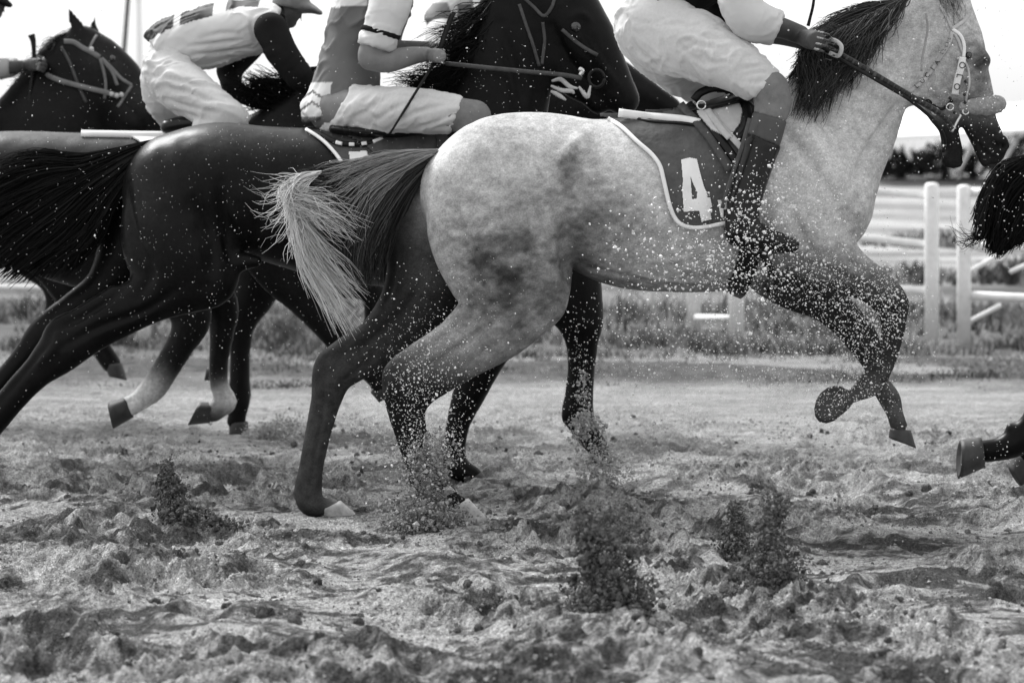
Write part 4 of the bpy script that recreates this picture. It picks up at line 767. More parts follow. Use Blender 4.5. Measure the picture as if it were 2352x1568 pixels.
def seq(S, pts, Y, off, n, side=-1):
    pts = catmull(np.array([list(p[:2]) for p in pts], float), 10) if len(pts) > 2 else np.array([[pts[0][0] * (1 - t) + pts[1][0] * t, pts[0][1] * (1 - t) + pts[1][1] * t] for t in np.linspace(0, 1, 12)])
    d = np.r_[0, np.cumsum(np.linalg.norm(np.diff(pts, axis=0), axis=1))]; t = np.linspace(0, d[-1], n)
    q = np.stack([np.interp(t, d, pts[:, 0]), np.interp(t, d, pts[:, 1])], 1); out = []
    for a in q:
        c = cast(S, a[0], a[1], Y, off, side)
        out.append(c)
    good = [c for c in out if c is not None]
    last = good[0] if good else P(q[0][0], q[0][1], Y)
    res = []
    for a, c in zip(q, out):
        if c is None: c = P(a[0], a[1], Y); c[1] = last[1]
        res.append(c); last = c
    return np.array(res)
def strap(name, S, pts, Y, wpx, m, parent, off=.006, th=.35, n=26, side=-1):
    """a flat strap lying on the coat"""
    q = seq(S, pts, Y, off, n, side)
    y = q[:, 1].copy(); 
    for _ in range(3): y[1:-1] = np.minimum(y[1:-1], (y[:-2] + y[1:-1] + y[2:]) / 3) if side < 0 else (y[:-2] + y[1:-1] + y[2:]) / 3
    q[:, 1] = y; b = MB(); b.tube(q, SZ(wpx, Y) / 2, 8, flat=th, up=(0, 1, 0), smooth=False); return b.build(name, m, parent)
def rod(name, pts, r, m, parent=None, sides=8, flat=1, smooth=True):
    b = MB(); b.tube([np.array(p, float) for p in pts], r, sides, flat=flat, smooth=smooth); return b.build(name, m, parent)
def inside(u, v, poly):
    c = False; j = len(poly) - 1
    for i in range(len(poly)):
        if (poly[i][1] > v) != (poly[j][1] > v) and u < (poly[j][0] - poly[i][0]) * (v - poly[i][1]) / (poly[j][1] - poly[i][1]) + poly[i][0]: c = not c
        j = i
    return c
def patch(name, S, poly, Y, step, m, parent, off=.008, holes=(), thick=.004, side=-1, ripple=0):
    """a piece of cloth or leather of the given outline laid on the flank"""
    us = [p[0] for p in poly]; vs = [p[1] for p in poly]; idx = {}; V = []; F = []
    nu = int((max(us) - min(us)) / step) + 1; nv = int((max(vs) - min(vs)) / step) + 1
    def vert(i, j):
        if (i, j) not in idx:
            u = min(us) + i * step; v = min(vs) + j * step; c = cast(S, u, v, Y, off, side)
            if c is None: c = P(u, v, Y); c[1] = Y - .02
            if ripple: c[1] += side * ripple * (math.sin(u * .09 + v * .03) + .6 * math.sin(u * .05 - v * .11))
            idx[(i, j)] = len(V); V.append(c)
        return idx[(i, j)]
    for i in range(nu):
        for j in range(nv):
            cu = min(us) + (i + .5) * step; cv = min(vs) + (j + .5) * step
            if inside(cu, cv, poly) and not any(inside(cu, cv, hh) for hh in holes): F.append((vert(i, j), vert(i + 1, j), vert(i + 1, j + 1), vert(i, j + 1)))
    # edges follow the outline: pull border vertices onto it
    b = MB(); b.add(V, F); o = b.build(name, m, parent); s = o.modifiers.new('thickness', 'SOLIDIFY'); s.thickness = thick; s.offset = 0; return o
# ---- the grey's saddle cloth
def c4(x, y): return ((2600 + x / 2.24) / 1.7415, (500 + y / 2.24) / 1.7415)
SC = empty('saddle_cloth', P(1500, 272, Y1), 'dark saddle cloth with white number 4 and white piping on the grey horse', 'saddle cloth')
outl = [(1378, 262), (1395, 272), (1425, 292), (1458, 325), (1490, 354), (1508, 380), (1516, 412), (1528, 465), (1540, 495), (1556, 512), (1582, 519), (1612, 517), (1642, 511), (1672, 505), (1690, 470), (1740, 400), (1752, 330), (1745, 270), (1700, 236), (1640, 236), (1580, 246), (1480, 256)]
patch('cloth', S1, outl, Y1, 3.0, M['cloth4'], SC, off=.012, thick=.006, ripple=.0015)
far = patch('cloth', S1, outl, Y1, 8, M['cloth4'], SC, off=.012, thick=.006, side=1)
b = MB(); q1 = seq(S1, outl[1:14], Y1, .018, 60); b.tube(q1, .0085, 8, flat=.7, smooth=False); b.build('piping', M['cloth_white'], SC)
SCV = SURF['_c4'] = S1
num = [c4(*p) for p in [(246, 312), (320, 293), (382, 306), (412, 440), (440, 545), (466, 605), (470, 640), (496, 642), (512, 724), (490, 735), (506, 832), (418, 850), (398, 756), (264, 766), (250, 560), (258, 500)]]
hole = [c4(*p) for p in [(324, 455), (350, 530), (382, 592), (376, 650), (338, 656), (330, 560)]]
patch('number', S1, num, Y1, 1.0, M['cloth_white'], SC, off=.0185, holes=[hole], thick=.003, ripple=.0015)['label'] = 'white number 4'
patch('letter', S1, [c4(*p) for p in [(560, 664), (590, 664), (600, 700), (606, 664), (638, 655), (640, 742), (612, 745), (612, 820), (588, 812)]], Y1, 1.0, M['cloth_white'], SC, off=.0185, thick=.003, ripple=.0015)['label'] = 'small white letter, half hidden by the boot'
b = MB(); q = seq(S1, [(1419, 260), (1480, 268), (1560, 276), (1600, 284)], Y1, .03, 16); b.tube(q, .018, 8, flat=.5, smooth=False); b.build('pad_edge', M['cloth_white'], SC)
b = MB(); q = seq(S1, [(1430, 268), (1500, 280), (1560, 284), (1610, 292)], Y1, .028, 16); b.tube(q, .007, 6, flat=.7, smooth=False); b.build('pad_edge', M['leather'], SC)
# ---- the grey's saddle
SD = empty('racing_saddle', P(1640, 230, Y1), 'small racing saddle with pale panel and black girth under the rider of the grey', 'saddle')
shell('seat', Y1, .009, [(.02, [(1578, 256, 12, 7, 0), (1630, 246, 16, 7), (1690, 228, 18, 6), (1735, 206, 22, 4)])], M['leather'], SD)
patch('flap', S1, [(1590, 222), (1640, 205), (1700, 218), (1738, 262), (1742, 320), (1716, 352), (1700, 390), (1670, 392), (1630, 320), (1596, 262)], Y1, 2.5, M['leather_grey'], SD, off=.030, thick=.006)
patch('panel', S1, [(1588, 240), (1600, 222), (1630, 212), (1662, 214), (1686, 230), (1697, 256), (1690, 285), (1674, 305), (1650, 312), (1625, 300), (1600, 268)], Y1, 2.0, M['saddle_panel'], SD, off=.044, thick=.012)
b = MB(); b.tube(seq(S1, [(1590, 232), (1606, 214), (1640, 203), (1675, 208), (1700, 228), (1712, 262), (1704, 300), (1680, 325)], Y1, .05, 30), .017, 8, flat=.5, smooth=False); b.build('panel_rim', M['leather'], SD)
strap('girth_strap', S1, [(1560, 240), (1590, 278), (1628, 330), (1664, 392)], Y1, 20, M['leather_grey'], SD, off=.036)
strap('girth_strap', S1, [(1578, 240), (1610, 280), (1650, 330), (1690, 388)], Y1, 22, M['leather'], SD, off=.034)
strap('stirrup_leather', S1, [(1606, 235), (1624, 262), (1646, 296), (1664, 318)], Y1, 17, M['leather_pale'], SD, off=.062)
strap('stirrup_leather', S1, [(1640, 282), (1668, 315), (1700, 352)], Y1, 15, M['leather_pale'], SD, off=.058)
b = MB(); b.tube([P(1611 + 10 * math.cos(a), 242 + 10 * math.sin(a), Y1 - .31) for a in np.linspace(0, 6.28, 14)], .0035, 6, smooth=False); b.build('buckle', M['steel'], SD)
strap('girth', S1, [(1706, 500), (1712, 545), (1706, 600), (1692, 655)], Y1, 52, M['leather'], SD, off=.012, th=.2)
strap('girth', S1, [(1690, 640), (1684, 655), (1676, 668)], Y1, 66, M['leather'], SD, off=.012, th=.2)
strap('breast_strap', S1, [(1728, 560), (1752, 600), (1768, 640), (1772, 672)], Y1, 18, M['leather'], SD, off=.02, th=.3)
rod('whip_shaft', [P(1722, 272, Y1 - .38), P(1706, 330, Y1 - .385), P(1686, 390, Y1 - .385), P(1668, 445, Y1 - .38), P(1659, 478, Y1 - .375)], .008, M['leather_grey'], None)
wh = bpy.data.objects['whip_shaft']; tag(wh, 'grey whip pressed along the black boot of the front rider', 'whip'); wh.name = 'riding_whip'
st = MB(); st.tube([P(1690, 500, Y1 - .34), P(1676, 530, Y1 - .34), P(1682, 556, Y1 - .34), P(1710, 566, Y1 - .34), P(1745, 566, Y1 - .34), P(1752, 540, Y1 - .34), P(1735, 505, Y1 - .34), P(1712, 488, Y1 - .34), P(1690, 500, Y1 - .34)], .009, 8, flat=1.6); st.build('stirrup', M['cuff'], SD)
# ---- the grey's bridle
BR = empty('bridle', P(2180, 70, Y1), 'lettered pale bridle with sheepskin noseband on the grey horse', 'bridle')
def cb(x, y): return (2038.5 + x * .2563, y * .2563)
BP = lambda L: [cb(*p) for p in L]
strap('cheek_strap', S1, BP([(440, 60), (500, 170), (545, 270), (600, 370), (640, 480)]), Y1, 7, M['leather_pale'], BR)
strap('cheek_strap', S1, BP([(545, 270), (620, 330), (652, 420), (648, 520)]), Y1, 8, M['cloth_white'], BR, off=.010)
strap('cheek_strap', S1, BP([(640, 520), (622, 620), (598, 720), (580, 850)]), Y1, 17, M['cloth_white'], BR, off=.010)['label'] = 'wide white cheek strap with letters'
strap('cheek_strap', S1, BP([(655, 540), (695, 640), (700, 760), (680, 900), (692, 1010)]), Y1, 5, M['leather_pale'], BR, off=.010)
strap('throat_strap', S1, BP([(545, 290), (520, 400), (440, 530), (340, 690), (230, 790), (170, 830)]), Y1, 9, M['leather_pale'], BR)
strap('brow_band', S1, BP([(545, 270), (600, 235), (660, 190), (690, 150)]), Y1, 9, M['leather_pale'], BR, off=.010)
strap('neck_strap', S1, BP([(320, 130), (335, 260), (315, 400), (290, 520), (285, 640)]), Y1, 5, M['coat_strap'], BR, off=.001)
def letters(txt, pts, S, Y, size, m, parent, off):
    n = len(txt); q = seq(S, pts, Y, off, n * 2 + 1)
    for i, ch in enumerate(txt):
        p = q[2 * i + 1]; d = q[2 * i + 2] - q[2 * i]; cu = bpy.data.curves.new('letter', 'FONT'); cu.body = ch; cu.size = SZ(size, Y); cu.align_x = 'CENTER'; cu.align_y = 'CENTER'; cu.extrude = .001
        to = bpy.data.objects.new('tmp', cu); col.objects.link(to); dg = bpy.context.evaluated_depsgraph_get(); me = bpy.data.meshes.new_from_object(to.evaluated_get(dg)); bpy.data.objects.remove(to)
        me.materials.clear(); me.materials.append(m); o = bpy.data.objects.new('letter', me); col.objects.link(o)
        a = math.atan2(d[2], d[0]); o.rotation_euler = (math.pi / 2, -a, 0); put(o, p, parent)
letters('OLO', BP([(640, 545), (622, 640), (598, 740), (582, 830)]), S1, Y1, 20, M['print_dark'], BR, .018)
letters('LUCIA', BP([(215, 800), (330, 690), (440, 540)]), S1, Y1, 16, M['print_dark'], BR, .014)
letters('LLLLL', BP([(450, 500), (490, 430), (525, 340)]), S1, Y1, 9, M['print_dark'], BR, .014)
fl = shell('noseband', Y1, .006, [(.008, [cb(690, 960) + (13, 1, -.10), cb(800, 955) + (19, 1, -.09), cb(900, 950) + (21, 1, -.07), cb(975, 935) + (20, 1.2, -.04), cb(985, 935) + (19, 1.6, 0)])], M['fleece'], BR, fold=([(.2, .5, .2)], .004, 60, 91))
fl['label'] = 'sheepskin noseband roll'
rod('bit', [P(*cb(664, 1020), Y1 - .10), P(*cb(615, 1105), Y1 - .10), P(*cb(575, 1185), Y1 - .10)], .006, M['steel'], BR)
for (x, y, r) in ((700, 1000, 7), (560, 960, 8), (430, 1000, 8), (360, 930, 9)):
    b = MB(); c = cb(x, y); b.tube([P(c[0] + r * math.cos(a), c[1] + r * math.sin(a), Y1 - .115) for a in np.linspace(0, 6.28, 12)], .004, 6, smooth=False); b.build('ring', M['steel'] if r < 9 else M['leather'], BR)
strap('chin_strap', S1, BP([(560, 900), (470, 980), (360, 930), (250, 880)]), Y1, 8, M['leather'], BR, off=.012)
for (x, y) in ((560, 880), (545, 960), (480, 1010), (600, 1010), (550, 1070), (440, 1000), (350, 940), (700, 730), (690, 850), (695, 920)):
    b = MB(); c = cb(x, y); f = Field(P(c[0], c[1], Y1 - .12) - .03, P(c[0], c[1], Y1 - .12) + .03, .004); f.chain(conv([(c[0], c[1], 4.2, .8, -.118)], Y1), 0, smooth=False); v_, q_ = f.mesh(); fast_mesh('stud', v_, q_, M['print_dark'], BR)
def rein(pts, Y, r, m, parent, name='rein', flat=.5, dash=None):
    W = [P(p[0], p[1], Y + p[2]) for p in pts]; b = MB(); b.tube(W, r, 8, flat=flat, up=(0, 1, 0), per=6); o = b.build(name, m, parent); 
    if dash:
        q = catmull(np.array(W), 10)
        for i in range(3, len(q) - 3, dash): 
            b = MB(); b.box(q[i] - np.array([0, r * flat + .001, 0]), (r * 1.5, .003, r * 1.3), Matrix.Rotation(.5, 3, 'Y')); b.build('stud', M['print_dark'], parent)
    return o
rein([(1893, 106, -.18), (1960, 142, -.24), (2040, 190, -.23), (2100, 226, -.20), (2160, 262, -.15), (2188, 296, -.10)], Y1, .012, M['leather_grey'], BR, dash=2)
rein([(1888, 112, -.18), (1950, 148, -.25), (2040, 200, -.235), (2092, 232, -.21), (2150, 282, -.14), (2170, 320, -.10), (2166, 350, -.08)], Y1, .007, M['leather'], BR)
rein([(1890, 102, -.2), (1912, 92, -.24), (1932, 106, -.26), (1926, 128, -.26), (1905, 122, -.24)], Y1, .009, M['leather_pale'], BR, name='rein_loop')
w = MB(); w.tube([P(1856, 60, Y1 - .08), P(1861, 40, Y1 - .08), P(1868, 10, Y1 - .09), P(1873, -40, Y1 - .1)], [.007, .006, .006, .004], 8); tag(w.build('riding_whip', M['leather']), 'thin black whip held upright in the fist of the front rider', 'whip')
# ---- black horse's tack
SC2 = empty('saddle_cloth', P(800, 300, Y2), 'dark saddle cloth with pale edge and a white number patch on the black horse', 'saddle cloth')
o2 = [(706, 297), (735, 314), (758, 332), (782, 358), (800, 385), (830, 440), (900, 470), (980, 470), (1030, 420), (1040, 330), (1020, 296), (900, 292), (780, 296)]
patch('cloth', S2, o2, Y2, 3, M['cloth4'], SC2, off=.012, thick=.006, ripple=.003); patch('cloth', S2, o2, Y2, 10, M['cloth4'], SC2, off=.012, thick=.006, side=1)
b = MB(); b.tube(seq(S2, o2[:6], Y2, .02, 30), .008, 8, flat=.7, smooth=False); b.build('piping', M['cloth_white'], SC2)
patch('number', S2, [(808, 350), (848, 347), (862, 384), (815, 386)], Y2, 2, M['cloth_white'], SC2, off=.022)['label'] = 'white number patch, cut off by the tail in front'
SD2 = empty('racing_saddle', P(880, 290, Y2), 'racing saddle with rolled dark pad under the rider of the black horse', 'saddle')
shell('seat', Y2, .010, [(.02, [(770, 296, 14, 8), (860, 304, 20, 7), (960, 300, 22, 6), (1010, 288, 22, 4)])], M['leather'], SD2)
patch('flap', S2, [(790, 306), (900, 304), (1000, 300), (1010, 360), (950, 420), (900, 380), (840, 330)], Y2, 5, M['leather_grey'], SD2, off=.03, thick=.008, ripple=.004)
rl = strap('pad_roll', S2, [(740, 308), (775, 326), (810, 332), (850, 330), (885, 318)], Y2, 13, M['leather'], SD2, off=.03, th=.8)
for (a, c_) in (((778, 327), (792, 331)), ((808, 332), (820, 332)), ((836, 331), (848, 329)), ((862, 326), (884, 318))): strap('pale_binding', S2, [a, c_], Y2, 9, M['cloth_white'], SD2, off=.042, th=.6, n=5)
BR2 = empty('bridle', P(1260, 0, Y2), 'dark leather bridle with ring bit on the black horse', 'bridle')
K = lambda L: [(947.5 + x * .2075, y * .2075) for x, y in L]
strap('throat_strap', S2, K([(1180, 60), (1260, 300), (1330, 500), (1400, 740)]), Y2, 8, M['leather_grey'], BR2)
strap('cheek_strap', S2, K([(1240, 0), (1340, 90), (1450, 190), (1530, 110), (1570, 0)]), Y2, 8, M['leather_grey'], BR2)
strap('cheek_strap', S2, K([(1650, 340), (1800, 470), (1930, 560), (2040, 620)]), Y2, 9, M['leather_grey'], BR2)
strap('cheek_strap', S2, K([(1440, 260), (1460, 450), (1445, 600), (1430, 720)]), Y2, 8, M['leather_grey'], BR2)
b = MB(); c = K([(2035, 870)])[0]; b.tube([P(c[0] + 18 * math.cos(a), c[1] + 20 * math.sin(a), Y2 - .14) for a in np.linspace(0, 6.28, 20)], .008, 6, smooth=False); b.build('bit_ring', M['leather'], BR2)
b = MB(); b.tube([P(*K([(1840, 760)])[0], Y2 - .14), P(*K([(1880, 790)])[0], Y2 - .14), P(*K([(1850, 840)])[0], Y2 - .14)], .012, 8); b.build('buckle', M['steel'], BR2)
for L in ([(1540, 900), (1640, 880), (1740, 960), (1830, 980)], [(1530, 950), (1650, 1000), (1760, 1010), (1790, 1040)], [(1840, 960), (1900, 1040), (1940, 1070), (1970, 950)], [(1530, 1010), (1610, 1050), (1700, 1110)]):
    b = MB(); b.tube([P(*p, Y2 - .17) for p in K(L)], [.005, .010, .010, .004], 8, flat=.7); b.build('twisted_rein_end', M['leather_pale'], BR2)
rein([(1024, 146, -.13), (1100, 154, -.20), (1200, 164, -.22), (1290, 172, -.2), (1335, 180, -.14)], Y2, .010, M['leather_grey'], BR2, flat=.6)
w = MB(); w.tube([P(1042, 28, Y2 - .14), P(1028, 62, Y2 - .14), P(1015, 100, Y2 - .15), P(1002, 135, Y2 - .17), P(980, 172, Y2 - .34), P(940, 236, Y2 - .36), P(895, 308, Y2 - .36)], [.012, .013, .012, .008, .006, .006, .005], 8)
tag(w.build('riding_whip', M['leather']), 'long black whip hanging across the white thigh of the middle rider', 'whip')
# ---- tack farther back
SC3 = empty('saddle_cloth', P(290, 305, Y3), 'narrow white saddle cloth on the back of the third horse', 'saddle cloth')
patch('cloth', S3, [(300, 310), (400, 310), (430, 300), (520, 300), (500, 420), (400, 420), (330, 325)], Y3, 2.5, M['cloth_white'], SC3, off=.016, thick=.008)
b = MB(); b.tube([P(188, 309, Y3 - .06), P(300, 311, Y3 - .06), P(400, 312, Y3 - .06)], .022, 8, flat=1.6); b.build('rolled_edge', M['cloth_white'], SC3)
M['leather_dull'] = mat('dull_leather', .15, rough=.7, noise=[(20, .2, 3)])
BR3 = empty('bridle', P(200, 90, Y5), 'pale leather bridle on the horse with pricked ears', 'bridle')
k3 = lambda L: [(x * .2051, y * .2051) for x, y in L]
for nm, L, wd in (('head_band', [(740, 470), (850, 480), (950, 540), (1050, 590), (1150, 650)], 12), ('throat_strap', [(710, 530), (800, 680), (860, 820), (920, 980), (1000, 1150)], 7), ('cheek_strap', [(1150, 660), (1190, 800), (1210, 950), (1200, 1110)], 7),
                  ('cheek_strap', [(1170, 660), (1290, 780), (1380, 880), (1500, 960)], 8), ('nose_band', [(1500, 960), (1420, 1080), (1340, 1200)], 7), ('cheek_strap', [(1200, 700), (1290, 820), (1340, 960)], 8), ('brow_band', [(1100, 400), (1060, 480), (1030, 550)], 6)):
    strap(nm, S5, k3(L), Y5, wd, M['leather_dull'] if nm != 'throat_strap' else M['leather_grey'], BR3, off=.008)
rein([(106, 172, -.1), (140, 186, -.14), (200, 202, -.14), (250, 214, -.12), (272, 222, -.12)], Y5, .014, M['leather_dull'], BR3, flat=.6)
for (x, y) in ((1025, 550), (1250, 1055), (1310, 1070), (1360, 1060)):
    c = k3([(x, y)])[0]; f = Field(P(*c, Y5 - .13) - .04, P(*c, Y5 - .13) + .04, .006); f.chain(conv([(c[0], c[1], 6, .8, -.13)], Y5), 0, smooth=False); v_, q_ = f.mesh(); fast_mesh('buckle', v_, q_, M['leather_pale'], BR3)
w = MB(); w.tube([P(72, 80, Y5 - .1), P(77, 100, Y5 - .1), P(77, 145, Y5 - .1), P(68, 220, Y5 - .12), P(50, 300, Y5 - .14)], [.02, .014, .009, .007, .006], 8); tag(w.build('riding_whip', M['leather']), 'whip with thick black knob held by the rider at the left edge', 'whip')
# ================================================================ sand track, verge, field
M['sand'] = mat('sand', attr=True, rough=.95, spec=.06, noise=[(3, .10, 4), (34, .30, 4), (150, .55, 3)], bump=[(70, 1, .035), (220, 1, .03)])
M['sand_loose'] = mat('loose_sand', attr=True, rough=.95, spec=.1, noise=[(120, .3, 3)], bump=[(160, .6, .004)])
def ridge(n): return 1 - np.abs(n)
def sand_height(x, y):
    wx = x + .15 * vnoise2(x * 1.7, y * 1.7, 71); wy = y + .15 * vnoise2(x * 1.7 + 9, y * 1.7, 72)
    h = .030 * vnoise2(x * .9, y * .7, 1) + .030 * vnoise2(wx * 2.2, wy * 1.6, 2)
    m = np.clip(vnoise2(x * 1.1, y * .8, 5) * 1.4 + vnoise2(x * 3.3, y * 2.2, 15) * .5 + .68, .15, 1)               # churned or smooth
    m4 = np.clip(vnoise2(x * 2.3 + 5, y * 1.9, 16) * 1.8 + .6, .1, 1.3)
    r1 = ridge(vnoise2(wx * 3.0, wy * 2.6, 3)); h = h + .055 * (r1 ** 4 - .25) * m
    r2 = np.abs(vnoise2(wx * 7.0, wy * 6.0, 4)); h = h + .046 * (r2 - .3) * m
    w2 = .04 * vnoise2(x * 12, y * 12, 75); r3 = np.abs(vnoise2((wx + w2) * 15, (wy - w2) * 13, 6)); h = h + .034 * (r3 - .3) * m
    r4 = np.abs(vnoise2((x + w2) * 34, (y + w2) * 28, 7)); h = h + .016 * (r4 - .3) * m * (.4 + m4)
    h = h + .0085 * m4 * np.abs(vnoise2(x * 72, y * 60, 8)) * (.25 + m) + .0045 * m4 * np.abs(vnoise2(x * 140, y * 110, 9)) * (.25 + m)
    return h, m
rng = np.random.RandomState(11)
pits = []
for _ in range(150): pits.append((rng.uniform(-3.6, 3.6), rng.uniform(7.8, 17), rng.uniform(.055, .10), rng.uniform(.02, .055)))
for (u, v, r, d) in ((60, 1480, .13, .10), (150, 1500, .10, .08), (1890, 1125, .20, .05), (600, 1310, .09, .05), (1350, 1430, .14, .05)):
    Yg = 833 * 12 / (v - 357); pits.append((P(u, v, Yg)[0], Yg, r, d))
mounds = []
for (u, v, r, d) in ((900, 1390, .14, .075), (1440, 1545, .3, .06), (560, 1400, .2, .05), (1000, 1300, .16, .04), (870, 1500, .2, .05), (1620, 1330, .2, .04), (1040, 1235, .2, .035), (470, 1215, .18, .03), (1400, 1480, .2, .05), (1790, 1395, .2, .04), (180, 1330, .16, .05), (2050, 1460, .3, .05)):
    Yg = 833 * 12 / (v - 357); mounds.append((P(u, v, Yg)[0], Yg, r, d))
def full_height(x, y):
    h, m = sand_height(x, y)
    for (cx, cy, r, d) in pits:
        k = np.abs(x - cx) + np.abs(y - cy) < r * 6
        if not k.any(): continue
        q = ((x[k] - cx) ** 2 + ((y[k] - cy) / 1.25) ** 2) / (r * r); h[k] += -d * np.exp(-q * q) + d * .55 * np.exp(-((np.sqrt(q) - 1.45) / .38) ** 2) * (.6 + .4 * np.sin(np.arctan2(y[k] - cy, x[k] - cx) * 3 + cx * 5)); m[k] = np.maximum(m[k], np.exp(-q * .3))
    for (cx, cy, r, d) in mounds:
        q = ((x - cx) ** 2 + ((y - cy) / 1.1) ** 2) / (r * r); h += d * np.exp(-q) ; m = np.maximum(m, np.exp(-q) * .8)
    h = h * (.30 + .70 * np.clip((17.6 - y) / 3.2, 0, 1)); m = m * np.clip((18 - y) / 3.2, .2, 1); fade = np.clip((21.5 - y) / 3, 0.0, 1); fn = np.clip((y - 7.3) / .6, 0, 1)
    return h * (.25 + .75 * fade) * fn - .01, m
ts = np.linspace(-1, 1, 660)
ys = np.r_[np.arange(7.4, 11, .0095), np.arange(11, 14, .014), np.arange(14, 17, .026), np.arange(17, 21.6, .05)]
TX, GY = np.meshgrid(ts, ys, indexing='ij'); GX = GY * (.172 * TX + .13 * TX ** 7)
x_, y_ = GX.ravel(), GY.ravel(); hh, mm = full_height(x_.copy(), y_.copy())
hh = hh - np.clip((np.abs(TX.ravel()) - .985) / .015, 0, 1) * .06
Vg = np.stack([x_ + .006 * vnoise2(x_ * 40, y_ * 40, 50), y_, hh], 1)
i = np.arange(len(ts) - 1)[:, None] * len(ys) + np.arange(len(ys) - 1)[None]; i = i.ravel()
Fg = np.stack([i, i + len(ys), i + len(ys) + 1, i + 1], 1)
near = np.clip((16.0 - y_) / 3.6, 0, 1)
wob_ = .25 * vnoise2(x_ * 3, y_ * 3, 27)
pn = vnoise2((x_ + wob_) * 1.6, (y_ + wob_) * 1.9, 21) * .7 + vnoise2((x_ - wob_) * 5, y_ * 6, 22) * .8 + vnoise2(x_ * 14, y_ * 16, 24) * .6 + vnoise2(x_ * 45, y_ * 45, 25) * .35
damp = np.clip(pn * 1.5 + .42, 0, 1)
cg = (.52 + .05 * near) * (1 - (.20 + .60 * near) * damp) * (1 + .18 * vnoise2(x_ * 2, y_ * 7, 23)) * (1 - .40 * np.clip(vnoise2(x_ * 60, y_ * 50, 26) * 2, 0, 1) * near)
vg = np.clip((y_ - 18.4) / 1.6 + .6 * vnoise2(x_ * 1.3, y_ * 1.1, 28), 0, 1); cg = cg * (1 - vg) + .17 * (1 + .4 * vnoise2(x_ * 9, y_ * 5, 29)) * vg
sg = fast_mesh('sand_track', Vg, Fg, M['sand'], attr=cg[:, None]); sg['kind'] = 'structure'
def sheet(name, x0, x1, y0, y1, z, m, nx=2, ny=2, f=None, attr=None):
    X, Y = np.meshgrid(np.linspace(x0, x1, nx), np.linspace(y0, y1, ny), indexing='ij'); X, Y = X.ravel(), Y.ravel()
    Z = np.full(len(X), z) if f is None else f(X, Y); i = (np.arange(nx - 1)[:, None] * ny + np.arange(ny - 1)[None]).ravel()
    o = fast_mesh(name, np.stack([X, Y, Z], 1), np.stack([i, i + ny, i + ny + 1, i + 1], 1), m, attr=None if attr is None else attr(X, Y)[:, None]); o['kind'] = 'structure'; return o
sheet('ground', -300, 300, -60, 700, -.16, mat('far_ground', .3, rough=.95, noise=[(.5, .2, 4)], bump=[(3, .5, .05)]))
def bank(x, y):
    return .02 + np.interp(y, [19, 23, 27, 60, 75], [-.06, .0, .03, .98, 1.02]) + .03 * vnoise2(x * .6, y * .5, 31)
M['field'] = mat('field', attr=True, rough=.95, spec=.1, noise=[(1.2, .25, 4), (9, .3, 4)], bump=[(5, .7, .06)], stretch=(.6, 1.4, 1))
def field_col(x, y):
    c = np.interp(y, [19, 21.5, 22, 25, 26.5, 29, 31, 35, 38, 60], [.22, .17, .11, .08, .08, .11, .20, .24, .24, .22])
    rows = np.clip((vnoise2(x * .25, y * .9, 41) + .15 * vnoise2(x * 1.5, y * 3, 42)) * 2.2, -1, 1); return c * (1 + .45 * rows * (y > 27))
sheet('field', -40, 40, 20.0, 75, 0, M['field'], 160, 330, bank, field_col)
# ---- tall grass on the verge and beyond
def grass(name, n, x0, x1, y0, y1, hgt, m, label, seed, wid=.006, clumpy=1.0, lean=1.0, per=7):
    rg = np.random.RandomState(seed); cx = rg.uniform(x0, x1, n); cy = y0 + (y1 - y0) * rg.rand(n)
    dens = vnoise2(cx * 1.1, cy * .8, seed) * clumpy + .5; keep = rg.rand(n) < np.clip(dens, .12, 1); cx, cy, dens = cx[keep], cy[keep], dens[keep]; n = len(cx)
    cz = bank(cx, cy) - .02; bx = np.repeat(cx, per) + rg.randn(n * per) * .035; by = np.repeat(cy, per) + rg.randn(n * per) * .035; bz = np.repeat(cz, per)
    H = hgt * (.35 + .9 * np.repeat(np.clip(dens, .2, 1.3), per)) * (.5 + .7 * rg.rand(n * per)); a = rg.rand(n * per) * 6.28; dl = H * lean * rg.rand(n * per); w = wid * (.6 + rg.rand(n * per)); t = rg.rand(n * per) * 3.14
    k = 4; V = np.zeros((n * per, k, 2, 3))
    for j in range(k):
        s = j / (k - 1); px = bx + np.cos(a) * dl * s * s; py = by + np.sin(a) * dl * s * s; pz = bz + H * s * (1 - .15 * s); ww = w * (1 - s * .92)
        V[:, j, 0] = np.stack([px - np.cos(t) * ww, py - np.sin(t) * ww, pz], 1); V[:, j, 1] = np.stack([px + np.cos(t) * ww, py + np.sin(t) * ww, pz], 1)
    base = (np.arange(n * per) * k * 2)[:, None]; j = np.arange(k - 1)[None] * 2; F = np.stack([base + j, base + j + 1, base + j + 3, base + j + 2], -1).reshape(-1, 4)
    tone = np.repeat(np.clip(vnoise2(cx * 2.6, cy * 1.6, seed + 3) * 1.2 + .5, 0, 1), per); cc = np.repeat(.03 + (.06 + .40 * tone) * rg.rand(n * per), k * 2); o = fast_mesh(name, V.reshape(-1, 3), F, m, attr=cc[:, None]); return tag(o, label, 'grass', kind='stuff')
M['grass'] = mat('dry_grass', attr=True, rough=.8, spec=.2)
grass('tall_grass', 2600, -4.8, 4.8, 21.7, 23.2, .15, M['grass'], 'tall tangled grass along the foot of the white fence', 51, wid=.007)
grass('tall_grass', 1900, -5.2, 5.2, 23.4, 27, .20, M['grass'], 'tall grass growing behind the white fence', 52, wid=.010, per=6)
grass('short_grass', 4200, -4.6, 4.6, 18.7, 21.8, .07, M['grass'], 'short sparse grass where the sand track meets the verge', 53, wid=.006)
grass('crop_row', 1500, 1.5, 14, 30, 31.2, .22, M['grass'], 'dark low crop rows on the field behind the fence', 54, wid=.02, per=6)
